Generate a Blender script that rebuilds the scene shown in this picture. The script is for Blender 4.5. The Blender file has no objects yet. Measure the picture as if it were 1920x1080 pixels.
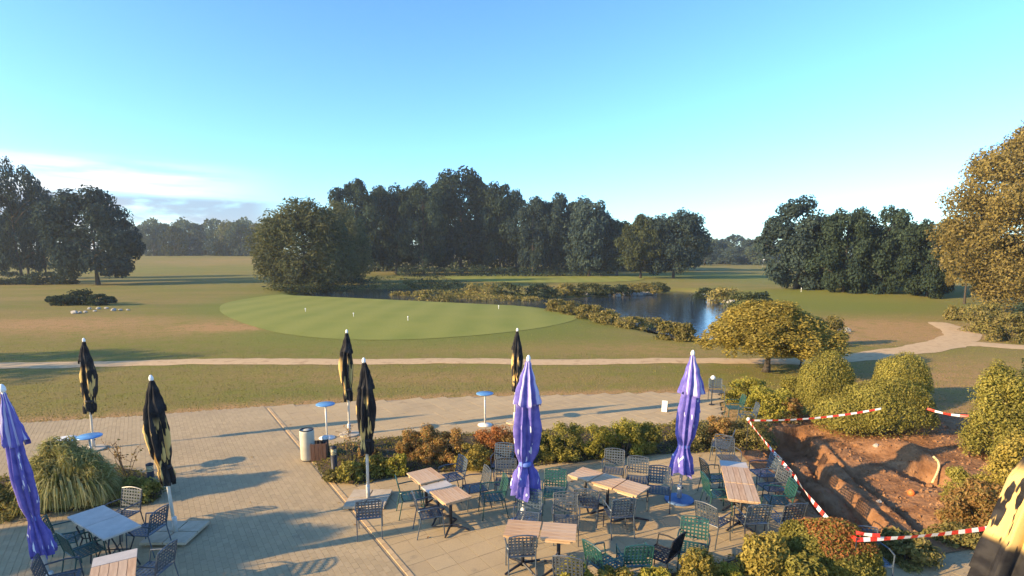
import bpy, math, random
import numpy as np
from mathutils import Vector, Matrix

random.seed(7)
S = bpy.context.scene
COL = S.collection
R = math.radians

# ------------------------------------------------------------------ camera
F, PITCH, CAMZ, YH = 1050.0, R(9.0), 5.2, 472.0     # focal length in px of a 1920 px wide picture, tilt, height, horizon row
YPP = YH + F * math.tan(PITCH)
cd = bpy.data.cameras.new('camera'); cam = bpy.data.objects.new('camera', cd); COL.objects.link(cam)
cam.location = (0, 0, CAMZ); cam.rotation_euler = (R(90) - PITCH, 0, 0)
cd.sensor_width = 36; cd.lens = F / 1920 * 36; cd.shift_y = (YPP - 540) / 1920
cd.clip_start = 0.1; cd.clip_end = 6000
S.camera = cam

# ------------------------------------------------------------------ sun, sky, exposure
SUN_EL, SH_AZ = R(18.5), R(21)                       # elevation; direction the shadows run (from +X towards +Y)
to_sun = Vector((-math.cos(SH_AZ) * math.cos(SUN_EL), -math.sin(SH_AZ) * math.cos(SUN_EL), math.sin(SUN_EL)))
sl = bpy.data.lights.new('sun', 'SUN'); sl.energy = 4.7; sl.angle = R(0.6); sl.color = (1.0, 0.73, 0.39)
so = bpy.data.objects.new('sun', sl); COL.objects.link(so)
so.rotation_euler = to_sun.to_track_quat('Z', 'Y').to_euler(); so.location = to_sun * 60

W = bpy.data.worlds.new('World'); S.world = W; W.use_nodes = True
wt = W.node_tree; wt.nodes.clear()
def wn(t, **k):
    n = wt.nodes.new(t)
    for a, b in k.items(): setattr(n, a, b)
    return n
sky = wn('ShaderNodeTexSky', sky_type='NISHITA', sun_disc=False, sun_elevation=SUN_EL,
         sun_rotation=math.atan2(to_sun.x, to_sun.y), altitude=50, air_density=1.0, dust_density=0.6, ozone_density=2.5)
tint = wn('ShaderNodeMix', data_type='RGBA', blend_type='MULTIPLY'); tint.inputs[0].default_value = 1.0
tint.inputs[7].default_value = (0.60, 0.84, 1.08, 1)
gam = wn('ShaderNodeGamma'); gam.inputs[1].default_value = 1.16; wt.links.new(sky.outputs[0], gam.inputs[0]); wt.links.new(gam.outputs[0], tint.inputs[6])
tc = wn('ShaderNodeTexCoord'); sep = wn('ShaderNodeSeparateXYZ'); wt.links.new(tc.outputs['Generated'], sep.inputs[0])
mp = wn('ShaderNodeMapping'); mp.inputs['Scale'].default_value = (2.2, 2.2, 22); wt.links.new(tc.outputs['Generated'], mp.inputs[0])
nz = wn('ShaderNodeTexNoise'); nz.inputs['Scale'].default_value = 2.2; nz.inputs['Detail'].default_value = 7; nz.inputs['Roughness'].default_value = .55
wt.links.new(mp.outputs[0], nz.inputs['Vector'])
def wmath(op, a, b=None, clamp=False):
    n = wn('ShaderNodeMath', operation=op, use_clamp=clamp)
    for i, v in enumerate((a, b)):
        if v is None: continue
        if isinstance(v, (int, float)): n.inputs[i].default_value = v
        else: wt.links.new(v, n.inputs[i])
    return n.outputs[0]
def wrange(v, a, b, c=0, d=1):
    n = wn('ShaderNodeMapRange', interpolation_type='SMOOTHSTEP'); wt.links.new(v, n.inputs[0])
    for i, q in enumerate((a, b, c, d)): n.inputs[i + 1].default_value = q
    return n.outputs[0]
az = wmath('DIVIDE', sep.outputs[0], wmath('MAXIMUM', wmath('ABSOLUTE', sep.outputs[1]), 0.05))   # drifts of cloud low over the left of the view
left = wrange(az, -0.36, -0.72)
band = wmath('MULTIPLY', wrange(sep.outputs[2], 0.140, 0.105), left)
white = wmath('MULTIPLY', wrange(nz.outputs['Fac'], 0.36, 0.62), band)
lowband = wmath('MULTIPLY', wrange(sep.outputs[2], 0.088, 0.074), wrange(sep.outputs[2], 0.034, 0.046))
mp2 = wn('ShaderNodeMapping'); mp2.inputs['Scale'].default_value = (5, 5, 16); mp2.inputs['Location'].default_value = (.3, .2, 0); wt.links.new(tc.outputs['Generated'], mp2.inputs[0])
nz2 = wn('ShaderNodeTexNoise'); nz2.inputs['Scale'].default_value = 2.0; nz2.inputs['Detail'].default_value = 6; wt.links.new(mp2.outputs[0], nz2.inputs['Vector'])
grey = wmath('MULTIPLY', wmath('MULTIPLY', wrange(nz2.outputs['Fac'], 0.30, 0.46), lowband), wrange(az, -0.38, -0.46))
m1 = wn('ShaderNodeMix', data_type='RGBA'); m1.inputs[7].default_value = (4.3, 4.5, 4.6, 1)
wt.links.new(white, m1.inputs[0]); wt.links.new(tint.outputs[2], m1.inputs[6])
m2 = wn('ShaderNodeMix', data_type='RGBA'); m2.inputs[7].default_value = (1.3, 1.65, 2.2, 1)
wt.links.new(wmath('MULTIPLY', grey, 0.85), m2.inputs[0]); wt.links.new(m1.outputs[2], m2.inputs[6])
bg = wn('ShaderNodeBackground'); bg.inputs['Strength'].default_value = 0.125
wt.links.new(m2.outputs[2], bg.inputs[0])
wo = wn('ShaderNodeOutputWorld'); wt.links.new(bg.outputs[0], wo.inputs[0])
S.view_settings.view_transform = 'Standard'; S.view_settings.look = 'None'
S.view_settings.gamma = 1; S.view_settings.use_curve_mapping = False
S.view_settings.exposure = 1.33
S.cycles.max_bounces = 6; S.cycles.transparent_max_bounces = 8; S.cycles.volume_bounces = 1

# ------------------------------------------------------------------ pixel <-> place helpers (survey of the photograph)
SP, CP = math.sin(PITCH), math.cos(PITCH)
def ray(px, py):
    a, b = (px - 960) / F, -(py - YPP) / F
    return Vector((a, SP * b + CP, CP * b - SP))
def G(px, py, z=0.0):
    d = ray(px, py); t = (z - CAMZ) / d.z
    return Vector((d.x * t, d.y * t, z))
def D(px, py, Y):
    d = ray(px, py); t = Y / d.y
    return Vector((d.x * t, Y, CAMZ + d.z * t))
def ss(x, a, b):
    t = np.clip((np.asarray(x, float) - a) / (b - a), 0, 1); return t * t * (3 - 2 * t)
def poly_dist(poly, X, Y):
    """signed distance to a closed polygon, negative inside (numpy)"""
    X = np.asarray(X, float); Y = np.asarray(Y, float)
    P = np.asarray(poly, float)
    if X.size == 1:
        Q = np.roll(P, -1, 0); E = Q - P; x, y = float(X.ravel()[0]), float(Y.ravel()[0])
        t = np.clip(((x - P[:, 0]) * E[:, 0] + (y - P[:, 1]) * E[:, 1]) / ((E ** 2).sum(1) + 1e-12), 0, 1)
        dd = np.hypot(x - P[:, 0] - t * E[:, 0], y - P[:, 1] - t * E[:, 1]).min()
        ey = np.where(np.abs(E[:, 1]) > 1e-12, E[:, 1], 1e-12); cr = ((P[:, 1] > y) != (Q[:, 1] > y)) & (x < E[:, 0] * (y - P[:, 1]) / ey + P[:, 0])
        return np.full(X.shape, -dd if cr.sum() % 2 else dd)
    d = np.full(X.shape, 1e9); ins = np.zeros(X.shape, bool)
    for i in range(len(P)):
        ax, ay = P[i]; bx, by = P[(i + 1) % len(P)]
        ex, ey = bx - ax, by - ay
        t = np.clip(((X - ax) * ex + (Y - ay) * ey) / (ex * ex + ey * ey + 1e-12), 0, 1)
        d = np.minimum(d, np.hypot(X - ax - t * ex, Y - ay - t * ey))
        c = ((ay > Y) != (by > Y)) & (X < ex * (Y - ay) / (ey if abs(ey) > 1e-12 else 1e-12) + ax)
        ins ^= c
    return np.where(ins, -d, d)
def gp(pts, z=0.0): return [tuple(G(x, y, z)[:2]) for x, y in pts]
def smooth_poly(poly, n=3):
    P = np.asarray(poly, float)
    for _ in range(n):
        Q = np.roll(P, -1, 0)
        P = np.stack([P * .75 + Q * .25, P * .25 + Q * .75], 1).reshape(-1, 2)
    return [tuple(p) for p in P]

WATER_Z = -0.38
POND = smooth_poly(gp([(540, 556), (610, 545), (700, 541), (815, 543), (850, 556), (1000, 560), (1110, 557), (1235, 552), (1242, 547), (1312, 548),
           (1322, 562), (1372, 574), (1366, 596), (1340, 634), (1290, 640), (1160, 604), (1040, 580), (960, 576), (760, 566), (640, 560)], WATER_Z), 2)
PATIO = gp([(-500, 850), (0, 797), (250, 782), (500, 763), (860, 746), (1100, 741), (1346, 736), (1356, 800), (1422, 830), (1416, 838), (1535, 972),
            (1600, 1060), (1720, 1035), (1860, 1003), (1990, 985), (2300, 1200), (1900, 1700), (0, 1700), (-900, 1300)])
rngN = np.random.RandomState(3)
WAV = [(rngN.uniform(.02, .12), rngN.uniform(0, 6.28), rngN.uniform(0, 6.28)) for _ in range(10)]
GREEN_C = G(720, 598)
# excavation frame: origin at the far end of the tape, e along the trench edge, n to the right of it
EX0 = G(1418, 838); EX1 = G(1535, 972)
EXE = Vector((EX1.x - EX0.x, EX1.y - EX0.y)).normalized(); EXN = Vector((-EXE.y, EXE.x))
if EXN.x < 0: EXN = -EXN
PIT = gp([(1416, 836), (1450, 806), (1560, 786), (1680, 776), (1800, 788), (1850, 830), (1880, 930), (1790, 1000), (1690, 1022), (1580, 1025), (1536, 974)])

def terr(x, y):
    x = np.asarray(x, float); y = np.asarray(y, float)
    h = np.zeros(np.broadcast(x, y).shape)
    und = np.zeros_like(h)
    for k, a, b in WAV: und = und + np.sin(x * k * math.cos(a) + y * k * math.sin(a) + b)
    h = h + und * 0.035 * ss(y, 22, 40)
    h = h + 0.35 * np.exp(-(((x - GREEN_C.x) / 17) ** 2 + ((y - GREEN_C.y) / 13) ** 2))
    h = h + 3.4 * ss(y, 105, 260) * ss(-x / np.maximum(y, 1), 0.25, 0.45)
    h = h + 1.1 * np.exp(-(((x - 52) / 17) ** 2 + ((y - 68) / 10) ** 2))      # rise in front of the right-hand trees
    h = h + 0.5 * np.exp(-(((x + 52) / 20) ** 2 + ((y - 50) / 9) ** 2))
    dp = poly_dist(POND, x, y)
    h = h * ss(dp, 0, 6) + (WATER_Z - 0.6) * (1 - ss(dp, -1.2, 2.4))
    dpa = poly_dist(PATIO, x, y); h = h - 0.14 * (1 - ss(dpa, -0.5, 0.05))
    dpi = poly_dist(PIT, x, y); h = h - 2.2 * (1 - ss(dpi, -0.35, 0.25))
    return h
def tz(x, y): return float(terr(np.array([x]), np.array([y]))[0])
def GT(px, py, dz=0.0):
    z = 0.0
    for _ in range(12):
        p = G(px, py, z + dz); z = z * .4 + tz(p.x, p.y) * .6
    p = G(px, py, z + dz); p.z = z; return p

def gtp(pts): return [tuple(GT(x, y)[:2]) for x, y in pts]
GREEN_PX = [(405, 585), (420, 566), (520, 552), (640, 553), (800, 562), (960, 573), (1060, 586), (1092, 597), (1040, 612), (920, 628), (740, 640), (570, 634), (470, 614)]

# ------------------------------------------------------------------ materials
MATS = {}
def nmat(name):
    m = bpy.data.materials.new(name); m.use_nodes = True; t = m.node_tree
    b = t.nodes['Principled BSDF']; return m, t, b
def lk(t, a, b): t.links.new(a, b)
def ramp(t, fac, stops):
    n = t.nodes.new('ShaderNodeValToRGB'); e = n.color_ramp.elements
    while len(e) < len(stops): e.new(0.5)
    for i, (p, c) in enumerate(stops): e[i].position = p; e[i].color = (*c, 1)
    lk(t, fac, n.inputs[0]); return n.outputs[0]
def noise(t, vec, scale, detail=5, rough=.55):
    n = t.nodes.new('ShaderNodeTexNoise'); n.inputs['Scale'].default_value = scale
    n.inputs['Detail'].default_value = detail; n.inputs['Roughness'].default_value = rough
    if vec is not None: lk(t, vec, n.inputs['Vector'])
    return n.outputs['Fac']
def coord(t, kind='Object', scale=None):
    n = t.nodes.new('ShaderNodeTexCoord').outputs[kind]
    if scale:
        m = t.nodes.new('ShaderNodeMapping'); m.inputs['Scale'].default_value = scale; lk(t, n, m.inputs[0]); n = m.outputs[0]
    return n
def mixc(t, fac, a, b, mode='MIX'):
    n = t.nodes.new('ShaderNodeMix'); n.data_type = 'RGBA'; n.blend_type = mode
    for i, v in ((0, fac), (6, a), (7, b)):
        if isinstance(v, (int, float)): n.inputs[i].default_value = v
        elif isinstance(v, tuple): n.inputs[i].default_value = (*v, 1)
        else: lk(t, v, n.inputs[i])
    return n.outputs[2]
def bump(t, b, h, strength, dist=0.02):
    n = t.nodes.new('ShaderNodeBump'); n.inputs['Strength'].default_value = strength; n.inputs['Distance'].default_value = dist
    lk(t, h, n.inputs['Height']); lk(t, n.outputs[0], b.inputs['Normal'])
def math2(t, op, a, b=None, clamp=False):
    n = t.nodes.new('ShaderNodeMath'); n.operation = op; n.use_clamp = clamp
    for i, v in enumerate((a, b)):
        if v is None: continue
        if isinstance(v, (int, float)): n.inputs[i].default_value = v
        else: lk(t, v, n.inputs[i])
    return n.outputs[0]
def rng_(t, v, a, b, c=0., d=1.):
    n = t.nodes.new('ShaderNodeMapRange'); n.interpolation_type = 'SMOOTHSTEP'; lk(t, v, n.inputs[0])
    for i, q in enumerate((a, b, c, d)): n.inputs[i + 1].default_value = q
    return n.outputs[0]
def surf(name, c1, c2, scale=6, rough=.8, bs=.2, bd=.01, metal=0, spec=.3, sc=None, c3=None, kind='Object'):
    m, t, b = nmat(name); v = coord(t, kind, sc)
    f = noise(t, v, scale, 6)
    st = [(.3, c1), (.7, c2)] if c3 is None else [(.25, c1), (.5, c2), (.75, c3)]
    lk(t, ramp(t, f, st), b.inputs['Base Color']); b.inputs['Roughness'].default_value = rough
    b.inputs['Metallic'].default_value = metal; b.inputs['Specular IOR Level'].default_value = spec
    if bs: bump(t, b, noise(t, v, scale * 4, 5), bs, bd)
    MATS[name] = m; return m
def foliage(name, cols, trans=.25, rough=.6):
    """leaf material: every leaf takes its own shade of the plant's colours"""
    m, t, b = nmat(name); t.nodes.remove(b); out = t.nodes['Material Output']
    g = t.nodes.new('ShaderNodeNewGeometry'); oi = t.nodes.new('ShaderNodeObjectInfo')
    n = len(cols); c = ramp(t, g.outputs['Random Per Island'], [(i / max(n - 1, 1) * .9 + .05, q) for i, q in enumerate(cols)])
    ob = math2(t, 'ADD', math2(t, 'MULTIPLY', oi.outputs['Random'], .35), .82)
    br = noise(t, coord(t, 'Object'), 1.1, 3)
    ob = math2(t, 'MULTIPLY', ob, rng_(t, br, .3, .7, .8, 1.2))
    comb = t.nodes.new('ShaderNodeCombineColor')
    for i in range(3): lk(t, ob, comb.inputs[i])
    c = mixc(t, 1.0, c, comb.outputs[0], 'MULTIPLY')
    d = t.nodes.new('ShaderNodeBsdfDiffuse'); tr = t.nodes.new('ShaderNodeBsdfTranslucent'); mx = t.nodes.new('ShaderNodeMixShader')
    lk(t, c, d.inputs[0]); lk(t, c, tr.inputs[0]); mx.inputs[0].default_value = trans
    lk(t, d.outputs[0], mx.inputs[1]); lk(t, tr.outputs[0], mx.inputs[2]); lk(t, mx.outputs[0], out.inputs[0])
    MATS[name] = m; return m

foliage('leaf_dark', [(.026, .042, .031), (.040, .058, .036), (.058, .078, .043)], 0.25)  # shade lying over the far trees is put into these dark greens
foliage('leaf_blue', [(.034, .054, .050), (.050, .072, .059), (.068, .090, .064)], 0.25)  # blue-green kept low as well, holding the shade on distant crowns
foliage('leaf_olive', [(.045, .055, .024), (.070, .080, .034), (.10, .11, .045)])
foliage('leaf_willow', [(.095, .105, .048), (.13, .138, .064), (.165, .165, .075)], 0.4)
foliage('leaf_far', [(.055, .08, .055), (.075, .10, .06), (.10, .12, .065)], 0.25)
foliage('leaf_warm_light', [(.14, .11, .038), (.22, .17, .055), (.30, .23, .075)], 0.35)  # warm sun on the right-hand trees put into a brown-gold leaf colour
foliage('leaf_gold', [(.21, .165, .035), (.32, .25, .055), (.42, .32, .08)], 0.35)
foliage('leaf_box', [(.17, .155, .035), (.26, .23, .05), (.36, .30, .075)], 0.35)
foliage('leaf_lime', [(.23, .22, .035), (.35, .31, .055), (.45, .37, .08)], 0.4)
foliage('leaf_russet', [(.27, .15, .05), (.38, .21, .07), (.44, .28, .10), (.26, .21, .06)], 0.4)
foliage('leaf_red', [(.40, .13, .045), (.46, .20, .065), (.36, .18, .06)], 0.35)
foliage('leaf_straw', [(.27, .25, .075), (.40, .36, .13), (.50, .45, .20), (.22, .22, .06)], 0.4)
foliage('leaf_bank', [(.15, .135, .04), (.22, .19, .06), (.29, .225, .08)], 0.3)
foliage('leaf_turf', [(.14, .14, .03), (.21, .18, .045), (.28, .215, .065)], 0.25)
surf('bark', (.035, .028, .02), (.10, .08, .06), 9, .9, .5, .02, sc=(1, 1, .25))
surf('soil', (.14, .064, .028), (.25, .125, .056), 2.2, .95, .8, .06, c3=(.34, .19, .095), spec=.1)
surf('bed_soil', (.05, .035, .02), (.11, .08, .045), 5, .95, .6, .03, spec=.1)
surf('stone', (.25, .23, .19), (.46, .42, .35), 4, .85, .4, .02)
surf('gravel', (.34, .225, .11), (.52, .365, .195), 2.2, .95, .5, .02, c3=(.43, .295, .15), spec=.1)
surf('mortar', (.24, .185, .11), (.33, .255, .15), 12, .95, .4, .01)
surf('pole_metal', (.52, .50, .44), (.66, .64, .58), 8, .45, .05, .003, metal=.15)
surf('pole_white', (.62, .58, .48), (.74, .70, .60), 8, .5, .05, .003)
surf('iron_black', (.012, .012, .014), (.03, .03, .032), 10, .5, .1, .004)
surf('chair_slate', (.040, .058, .075), (.070, .090, .105), 12, .38, .06, .003, spec=.5)
surf('chair_green', (.010, .048, .038), (.018, .075, .058), 12, .4, .06, .003, spec=.5)
surf('chair_grey', (.042, .050, .056), (.066, .075, .08), 12, .4, .06, .003, spec=.5)
surf('chair_black', (.008, .008, .010), (.02, .02, .022), 12, .7, .1, .004)
surf('table_grey', (.38, .34, .28), (.50, .45, .37), 5, .5, .1, .004)
surf('blue_top', (.08, .22, .42), (.13, .30, .52), 3, .3, .03, .002, spec=.6)
surf('blue_base', (.06, .13, .28), (.11, .20, .38), 6, .5, .1, .004)
surf('white_top', (.66, .66, .60), (.78, .77, .70), 4, .35, .05, .003)
surf('bin_cream', (.40, .37, .27), (.52, .48, .36), 4, .55, .1, .004)
surf('brown_wood', (.10, .05, .03), (.20, .10, .055), 5, .8, .3, .01, sc=(6, 6, .8))
surf('concrete_slab', (.38, .30, .19), (.52, .42, .28), 6, .9, .4, .006)
surf('lamp_glass', (.55, .47, .25), (.68, .6, .36), 6, .35, 0)
surf('tape_red', (.62, .035, .02), (.72, .06, .03), 6, .4, 0)
surf('tape_white', (.74, .72, .66), (.82, .80, .74), 6, .4, 0)
surf('pipe_yellow', (.58, .44, .20), (.70, .56, .28), 5, .5, .1, .004)
surf('ball_orange', (.65, .13, .03), (.78, .2, .05), 5, .5, .1, .004)
surf('paint_white', (.74, .74, .70), (.82, .82, .78), 5, .45, 0)
surf('strap_blue', (.10, .16, .45), (.14, .22, .55), 5, .7, 0)

def wood_mat():
    m, t, b = nmat('table_wood'); v = coord(t, 'Object', (1.2, 14, 14)); oi = t.nodes.new('ShaderNodeObjectInfo')
    f = noise(t, v, 3, 6)
    c = ramp(t, f, [(.3, (.34, .18, .075)), (.55, (.50, .30, .14)), (.75, (.60, .41, .225))])
    lk(t, mixc(t, math2(t, 'MULTIPLY', oi.outputs['Random'], .55), c, (.50, .385, .25)), b.inputs['Base Color'])
    b.inputs['Roughness'].default_value = .6; bump(t, b, f, .2, .004); MATS['table_wood'] = m
wood_mat()
def paver_mat(name, cols, isl, scale=40):
    m, t, b = nmat(name)
    rnd = t.nodes.new('ShaderNodeNewGeometry').outputs['Random Per Island'] if isl else t.nodes.new('ShaderNodeObjectInfo').outputs['Random']
    n = len(cols); c = ramp(t, rnd, [(i / (n - 1), q) for i, q in enumerate(cols)])
    g = t.nodes.new('ShaderNodeNewGeometry').outputs['Position']
    big = noise(t, g, .45, 5, .6); c = mixc(t, rng_(t, big, .35, .7, 0, .45), c, (.30, .225, .125))
    fine = noise(t, g, scale, 4); c = mixc(t, rng_(t, fine, .3, .75, 0, .35), c, (.27, .205, .12))
    stain = noise(t, g, 2.2, 6, .7); c = mixc(t, rng_(t, stain, .58, .74, 0, .5), c, (.16, .13, .085))
    lk(t, c, b.inputs['Base Color']); b.inputs['Roughness'].default_value = .85; b.inputs['Specular IOR Level'].default_value = .2
    bump(t, b, fine, .25, .004); MATS[name] = m
for i in (0, 1):
    paver_mat('slab_%d' % i, [(.43, .31, .155), (.47, .345, .175), (.45, .325, .165), (.49, .36, .185)], i)
    paver_mat('paver_%d' % i, [(.37, .275, .145), (.42, .315, .165), (.45, .335, .18), (.39, .29, .155)], i)
paver_mat('edge_brick', [(.50, .34, .16), (.58, .40, .20), (.46, .30, .15)], 0)

def ground_mat():
    m, t, b = nmat('lawn'); g = t.nodes.new('ShaderNodeNewGeometry').outputs['Position']
    mpn = t.nodes.new('ShaderNodeMapping'); mpn.inputs['Scale'].default_value = (.5, 1, 1); lk(t, g, mpn.inputs[0])
    a = t.nodes.new('ShaderNodeAttribute'); a.attribute_name = 'dry'
    l = t.nodes.new('ShaderNodeAttribute'); l.attribute_name = 'lush'
    n1 = noise(t, mpn.outputs[0], .16, 6, .6); n2 = noise(t, g, 1.3, 6, .65); n3 = noise(t, g, 14, 4, .6)
    c = ramp(t, n1, [(.32, (.155, .170, .032)), (.5, (.215, .192, .043)), (.68, (.29, .21, .068))])
    c = mixc(t, rng_(t, n2, .35, .65, 0, .7), c, (.235, .17, .065))
    c = mixc(t, math2(t, 'MULTIPLY', l.outputs['Fac'], .85), c, (.165, .188, .038))
    dry = math2(t, 'MULTIPLY', math2(t, 'MULTIPLY', a.outputs['Fac'], rng_(t, n2, .30, .60, .35, 1.15)), rng_(t, n3, .3, .7, 1.15, .7), True)
    c = mixc(t, dry, c, (.40, .235, .10))
    c = mixc(t, rng_(t, n3, .3, .75, 0, .4), c, (.085, .085, .022))
    lk(t, c, b.inputs['Base Color']); b.inputs['Roughness'].default_value = .95; b.inputs['Specular IOR Level'].default_value = .05
    bump(t, b, n3, .7, .06); MATS['lawn'] = m
    m, t, b = nmat('putting_turf'); g = t.nodes.new('ShaderNodeNewGeometry').outputs['Position']
    n1 = noise(t, g, .22, 4); n2 = noise(t, g, 9, 4)
    w = t.nodes.new('ShaderNodeTexWave'); w.inputs['Scale'].default_value = .10; w.inputs['Distortion'].default_value = .6; w.inputs['Detail'].default_value = 1; lk(t, g, w.inputs[0])
    c = ramp(t, n1, [(.3, (.185, .205, .040)), (.7, (.235, .235, .050))])
    c = mixc(t, math2(t, 'MULTIPLY', w.outputs['Fac'], .55), c, (.265, .26, .06))
    c = mixc(t, rng_(t, n2, .3, .8, 0, .25), c, (.10, .125, .03))
    lk(t, c, b.inputs['Base Color']); b.inputs['Roughness'].default_value = .9; b.inputs['Specular IOR Level'].default_value = .08
    MATS['putting_turf'] = m
    m, t, b = nmat('pond_water'); b.inputs['Base Color'].default_value = (.02, .035, .05, 1); b.inputs['Roughness'].default_value = .06
    b.inputs['IOR'].default_value = 1.33; g = coord(t, 'Object', (.6, 1.6, 1)); bump(t, b, noise(t, g, 2.2, 3), .35, .05); MATS['pond_water'] = m
ground_mat()
def canopy_mats():
    m, t, b = nmat('canopy_purple'); v = coord(t, 'Object'); sp = t.nodes.new('ShaderNodeSeparateXYZ'); lk(t, v, sp.inputs[0])
    ang = math2(t, 'ARCTAN2', sp.outputs[1], sp.outputs[0])
    st = math2(t, 'SINE', math2(t, 'MULTIPLY', ang, 8.0))
    c = mixc(t, rng_(t, noise(t, v, 7, 3), .35, .65), (.10, .085, .31), (.165, .135, .39))
    cap = math2(t, 'MULTIPLY', rng_(t, sp.outputs[2], 2.10, 2.16), rng_(t, st, .35, .7))
    c = mixc(t, math2(t, 'MULTIPLY', cap, .6), c, (.70, .64, .74))
    mpv = t.nodes.new('ShaderNodeMapping'); mpv.inputs['Scale'].default_value = (9, 9, 2.6); lk(t, v, mpv.inputs[0])
    pr = math2(t, 'MULTIPLY', rng_(t, noise(t, mpv.outputs[0], 1.6, 2, .4), .65, .67), math2(t, 'SUBTRACT', 1.0, rng_(t, sp.outputs[2], 2.0, 2.06)))
    c = mixc(t, pr, c, (.76, .74, .74)); lk(t, c, b.inputs['Base Color']); b.inputs['Roughness'].default_value = .95; b.inputs['Specular IOR Level'].default_value = .1
    bump(t, b, noise(t, v, 14, 4), .3, .02); MATS['canopy_purple'] = m
    for nm_, lo in (('canopy_black', .53), ('canopy_gold', .44)): black(nm_, lo)
def black(nm_, lo):
    m, t, b = nmat(nm_); v = coord(t, 'Object'); sp = t.nodes.new('ShaderNodeSeparateXYZ'); lk(t, v, sp.inputs[0])
    mpv = t.nodes.new('ShaderNodeMapping'); mpv.inputs['Scale'].default_value = (7, 7, 1.1); lk(t, v, mpv.inputs[0])
    c = mixc(t, rng_(t, noise(t, v, 5, 3), .35, .65), (.014, .013, .014), (.035, .032, .03))
    z = sp.outputs[2]; bandz = math2(t, 'MULTIPLY', rng_(t, z, 1.05, 1.2), math2(t, 'SUBTRACT', 1.0, rng_(t, z, 2.0, 2.25)))
    pr = math2(t, 'MULTIPLY', rng_(t, noise(t, mpv.outputs[0], 1.3, 3, .5), lo, lo + .03), bandz)
    c = mixc(t, pr, c, (.66, .44, .15)); lk(t, c, b.inputs['Base Color']); b.inputs['Roughness'].default_value = .9; b.inputs['Specular IOR Level'].default_value = .15
    bump(t, b, noise(t, v, 14, 4), .3, .02); MATS[nm_] = m
canopy_mats()

# ------------------------------------------------------------------ mesh helpers
class MB:
    def __init__(s): s.v = []; s.f = []; s.m = []
    def add(s, vs, fs, mi=0):
        o = len(s.v); s.v += [tuple(q) for q in vs]; s.f += [tuple(i + o for i in f) for f in fs]; s.m += [mi] * len(fs); return s
    def box(s, c, d, rot=None, mi=0, taper=1.0):
        hx, hy, hz = d[0] / 2, d[1] / 2, d[2] / 2
        vs = [Vector((x * hx * (taper if z > 0 else 1), y * hy * (taper if z > 0 else 1), z * hz)) for z in (-1, 1) for x, y in ((-1, -1), (1, -1), (1, 1), (-1, 1))]
        if rot is not None: vs = [rot @ q for q in vs]
        vs = [q + Vector(c) for q in vs]
        return s.add(vs, [(3, 2, 1, 0), (4, 5, 6, 7), (0, 1, 5, 4), (1, 2, 6, 5), (2, 3, 7, 6), (3, 0, 4, 7)], mi)
    def tube(s, pts, rad, n=6, mi=0, caps=True):
        pts = [Vector(p) for p in pts]; rad = rad if isinstance(rad, (list, tuple)) else [rad] * len(pts)
        vs = []; fs = []
        for i, p in enumerate(pts):
            t = (pts[min(i + 1, len(pts) - 1)] - pts[max(i - 1, 0)]).normalized()
            a = t.cross(Vector((0, 0, 1)) if abs(t.z) < .95 else Vector((1, 0, 0))).normalized(); b = t.cross(a)
            for k in range(n):
                an = 2 * math.pi * k / n; vs.append(p + (a * math.cos(an) + b * math.sin(an)) * rad[i])
        for i in range(len(pts) - 1):
            for k in range(n):
                q = (k + 1) % n; fs.append((i * n + k, i * n + q, (i + 1) * n + q, (i + 1) * n + k))
        if caps: fs += [tuple(range(n - 1, -1, -1)), tuple((len(pts) - 1) * n + k for k in range(n))]
        return s.add(vs, fs, mi)
    def lathe(s, prof, n=20, c=(0, 0, 0), mi=0, caps=True):
        vs = [(c[0] + r * math.cos(2 * math.pi * k / n), c[1] + r * math.sin(2 * math.pi * k / n), c[2] + z) for r, z in prof for k in range(n)]
        fs = [(i * n + k, i * n + (k + 1) % n, (i + 1) * n + (k + 1) % n, (i + 1) * n + k) for i in range(len(prof) - 1) for k in range(n)]
        if caps: fs += [tuple(range(n - 1, -1, -1)), tuple((len(prof) - 1) * n + k for k in range(n))]
        return s.add(vs, fs, mi)
    def mesh(s, name, mats=(), smooth=False):
        me = bpy.data.meshes.new(name); me.from_pydata(s.v, [], s.f)
        for q in mats: me.materials.append(MATS[q])
        me.polygons.foreach_set('material_index', s.m)
        if smooth: me.polygons.foreach_set('use_smooth', [True] * len(me.polygons))
        me.update(); return me
    def build(s, name, mats, parent=None, smooth=False):
        return link(name, s.mesh(name, [mats] if isinstance(mats, str) else mats, smooth), parent)
def link(name, me, parent=None, mat=None, loc=None, rz=None):
    o = bpy.data.objects.new(name, me); COL.objects.link(o)
    if parent is not None: o.parent = parent
    if loc is not None: o.location = loc
    if rz is not None: o.rotation_euler.z = rz
    if mat: setmat(o, mat)
    return o
def setmat(o, name, i=0):
    o.material_slots[i].link = 'OBJECT'; o.material_slots[i].material = MATS[name]
def empty(name, loc=(0, 0, 0), rz=0.0):
    o = bpy.data.objects.new(name, None); COL.objects.link(o); o.location = loc; o.rotation_euler = (0, 0, rz); o.empty_display_size = .2; return o
def tag(o, label=None, cat=None, group=None, kind=None):
    for k, v in (('label', label), ('category', cat), ('group', group), ('kind', kind)):
        if v: o[k] = v
    return o
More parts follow.
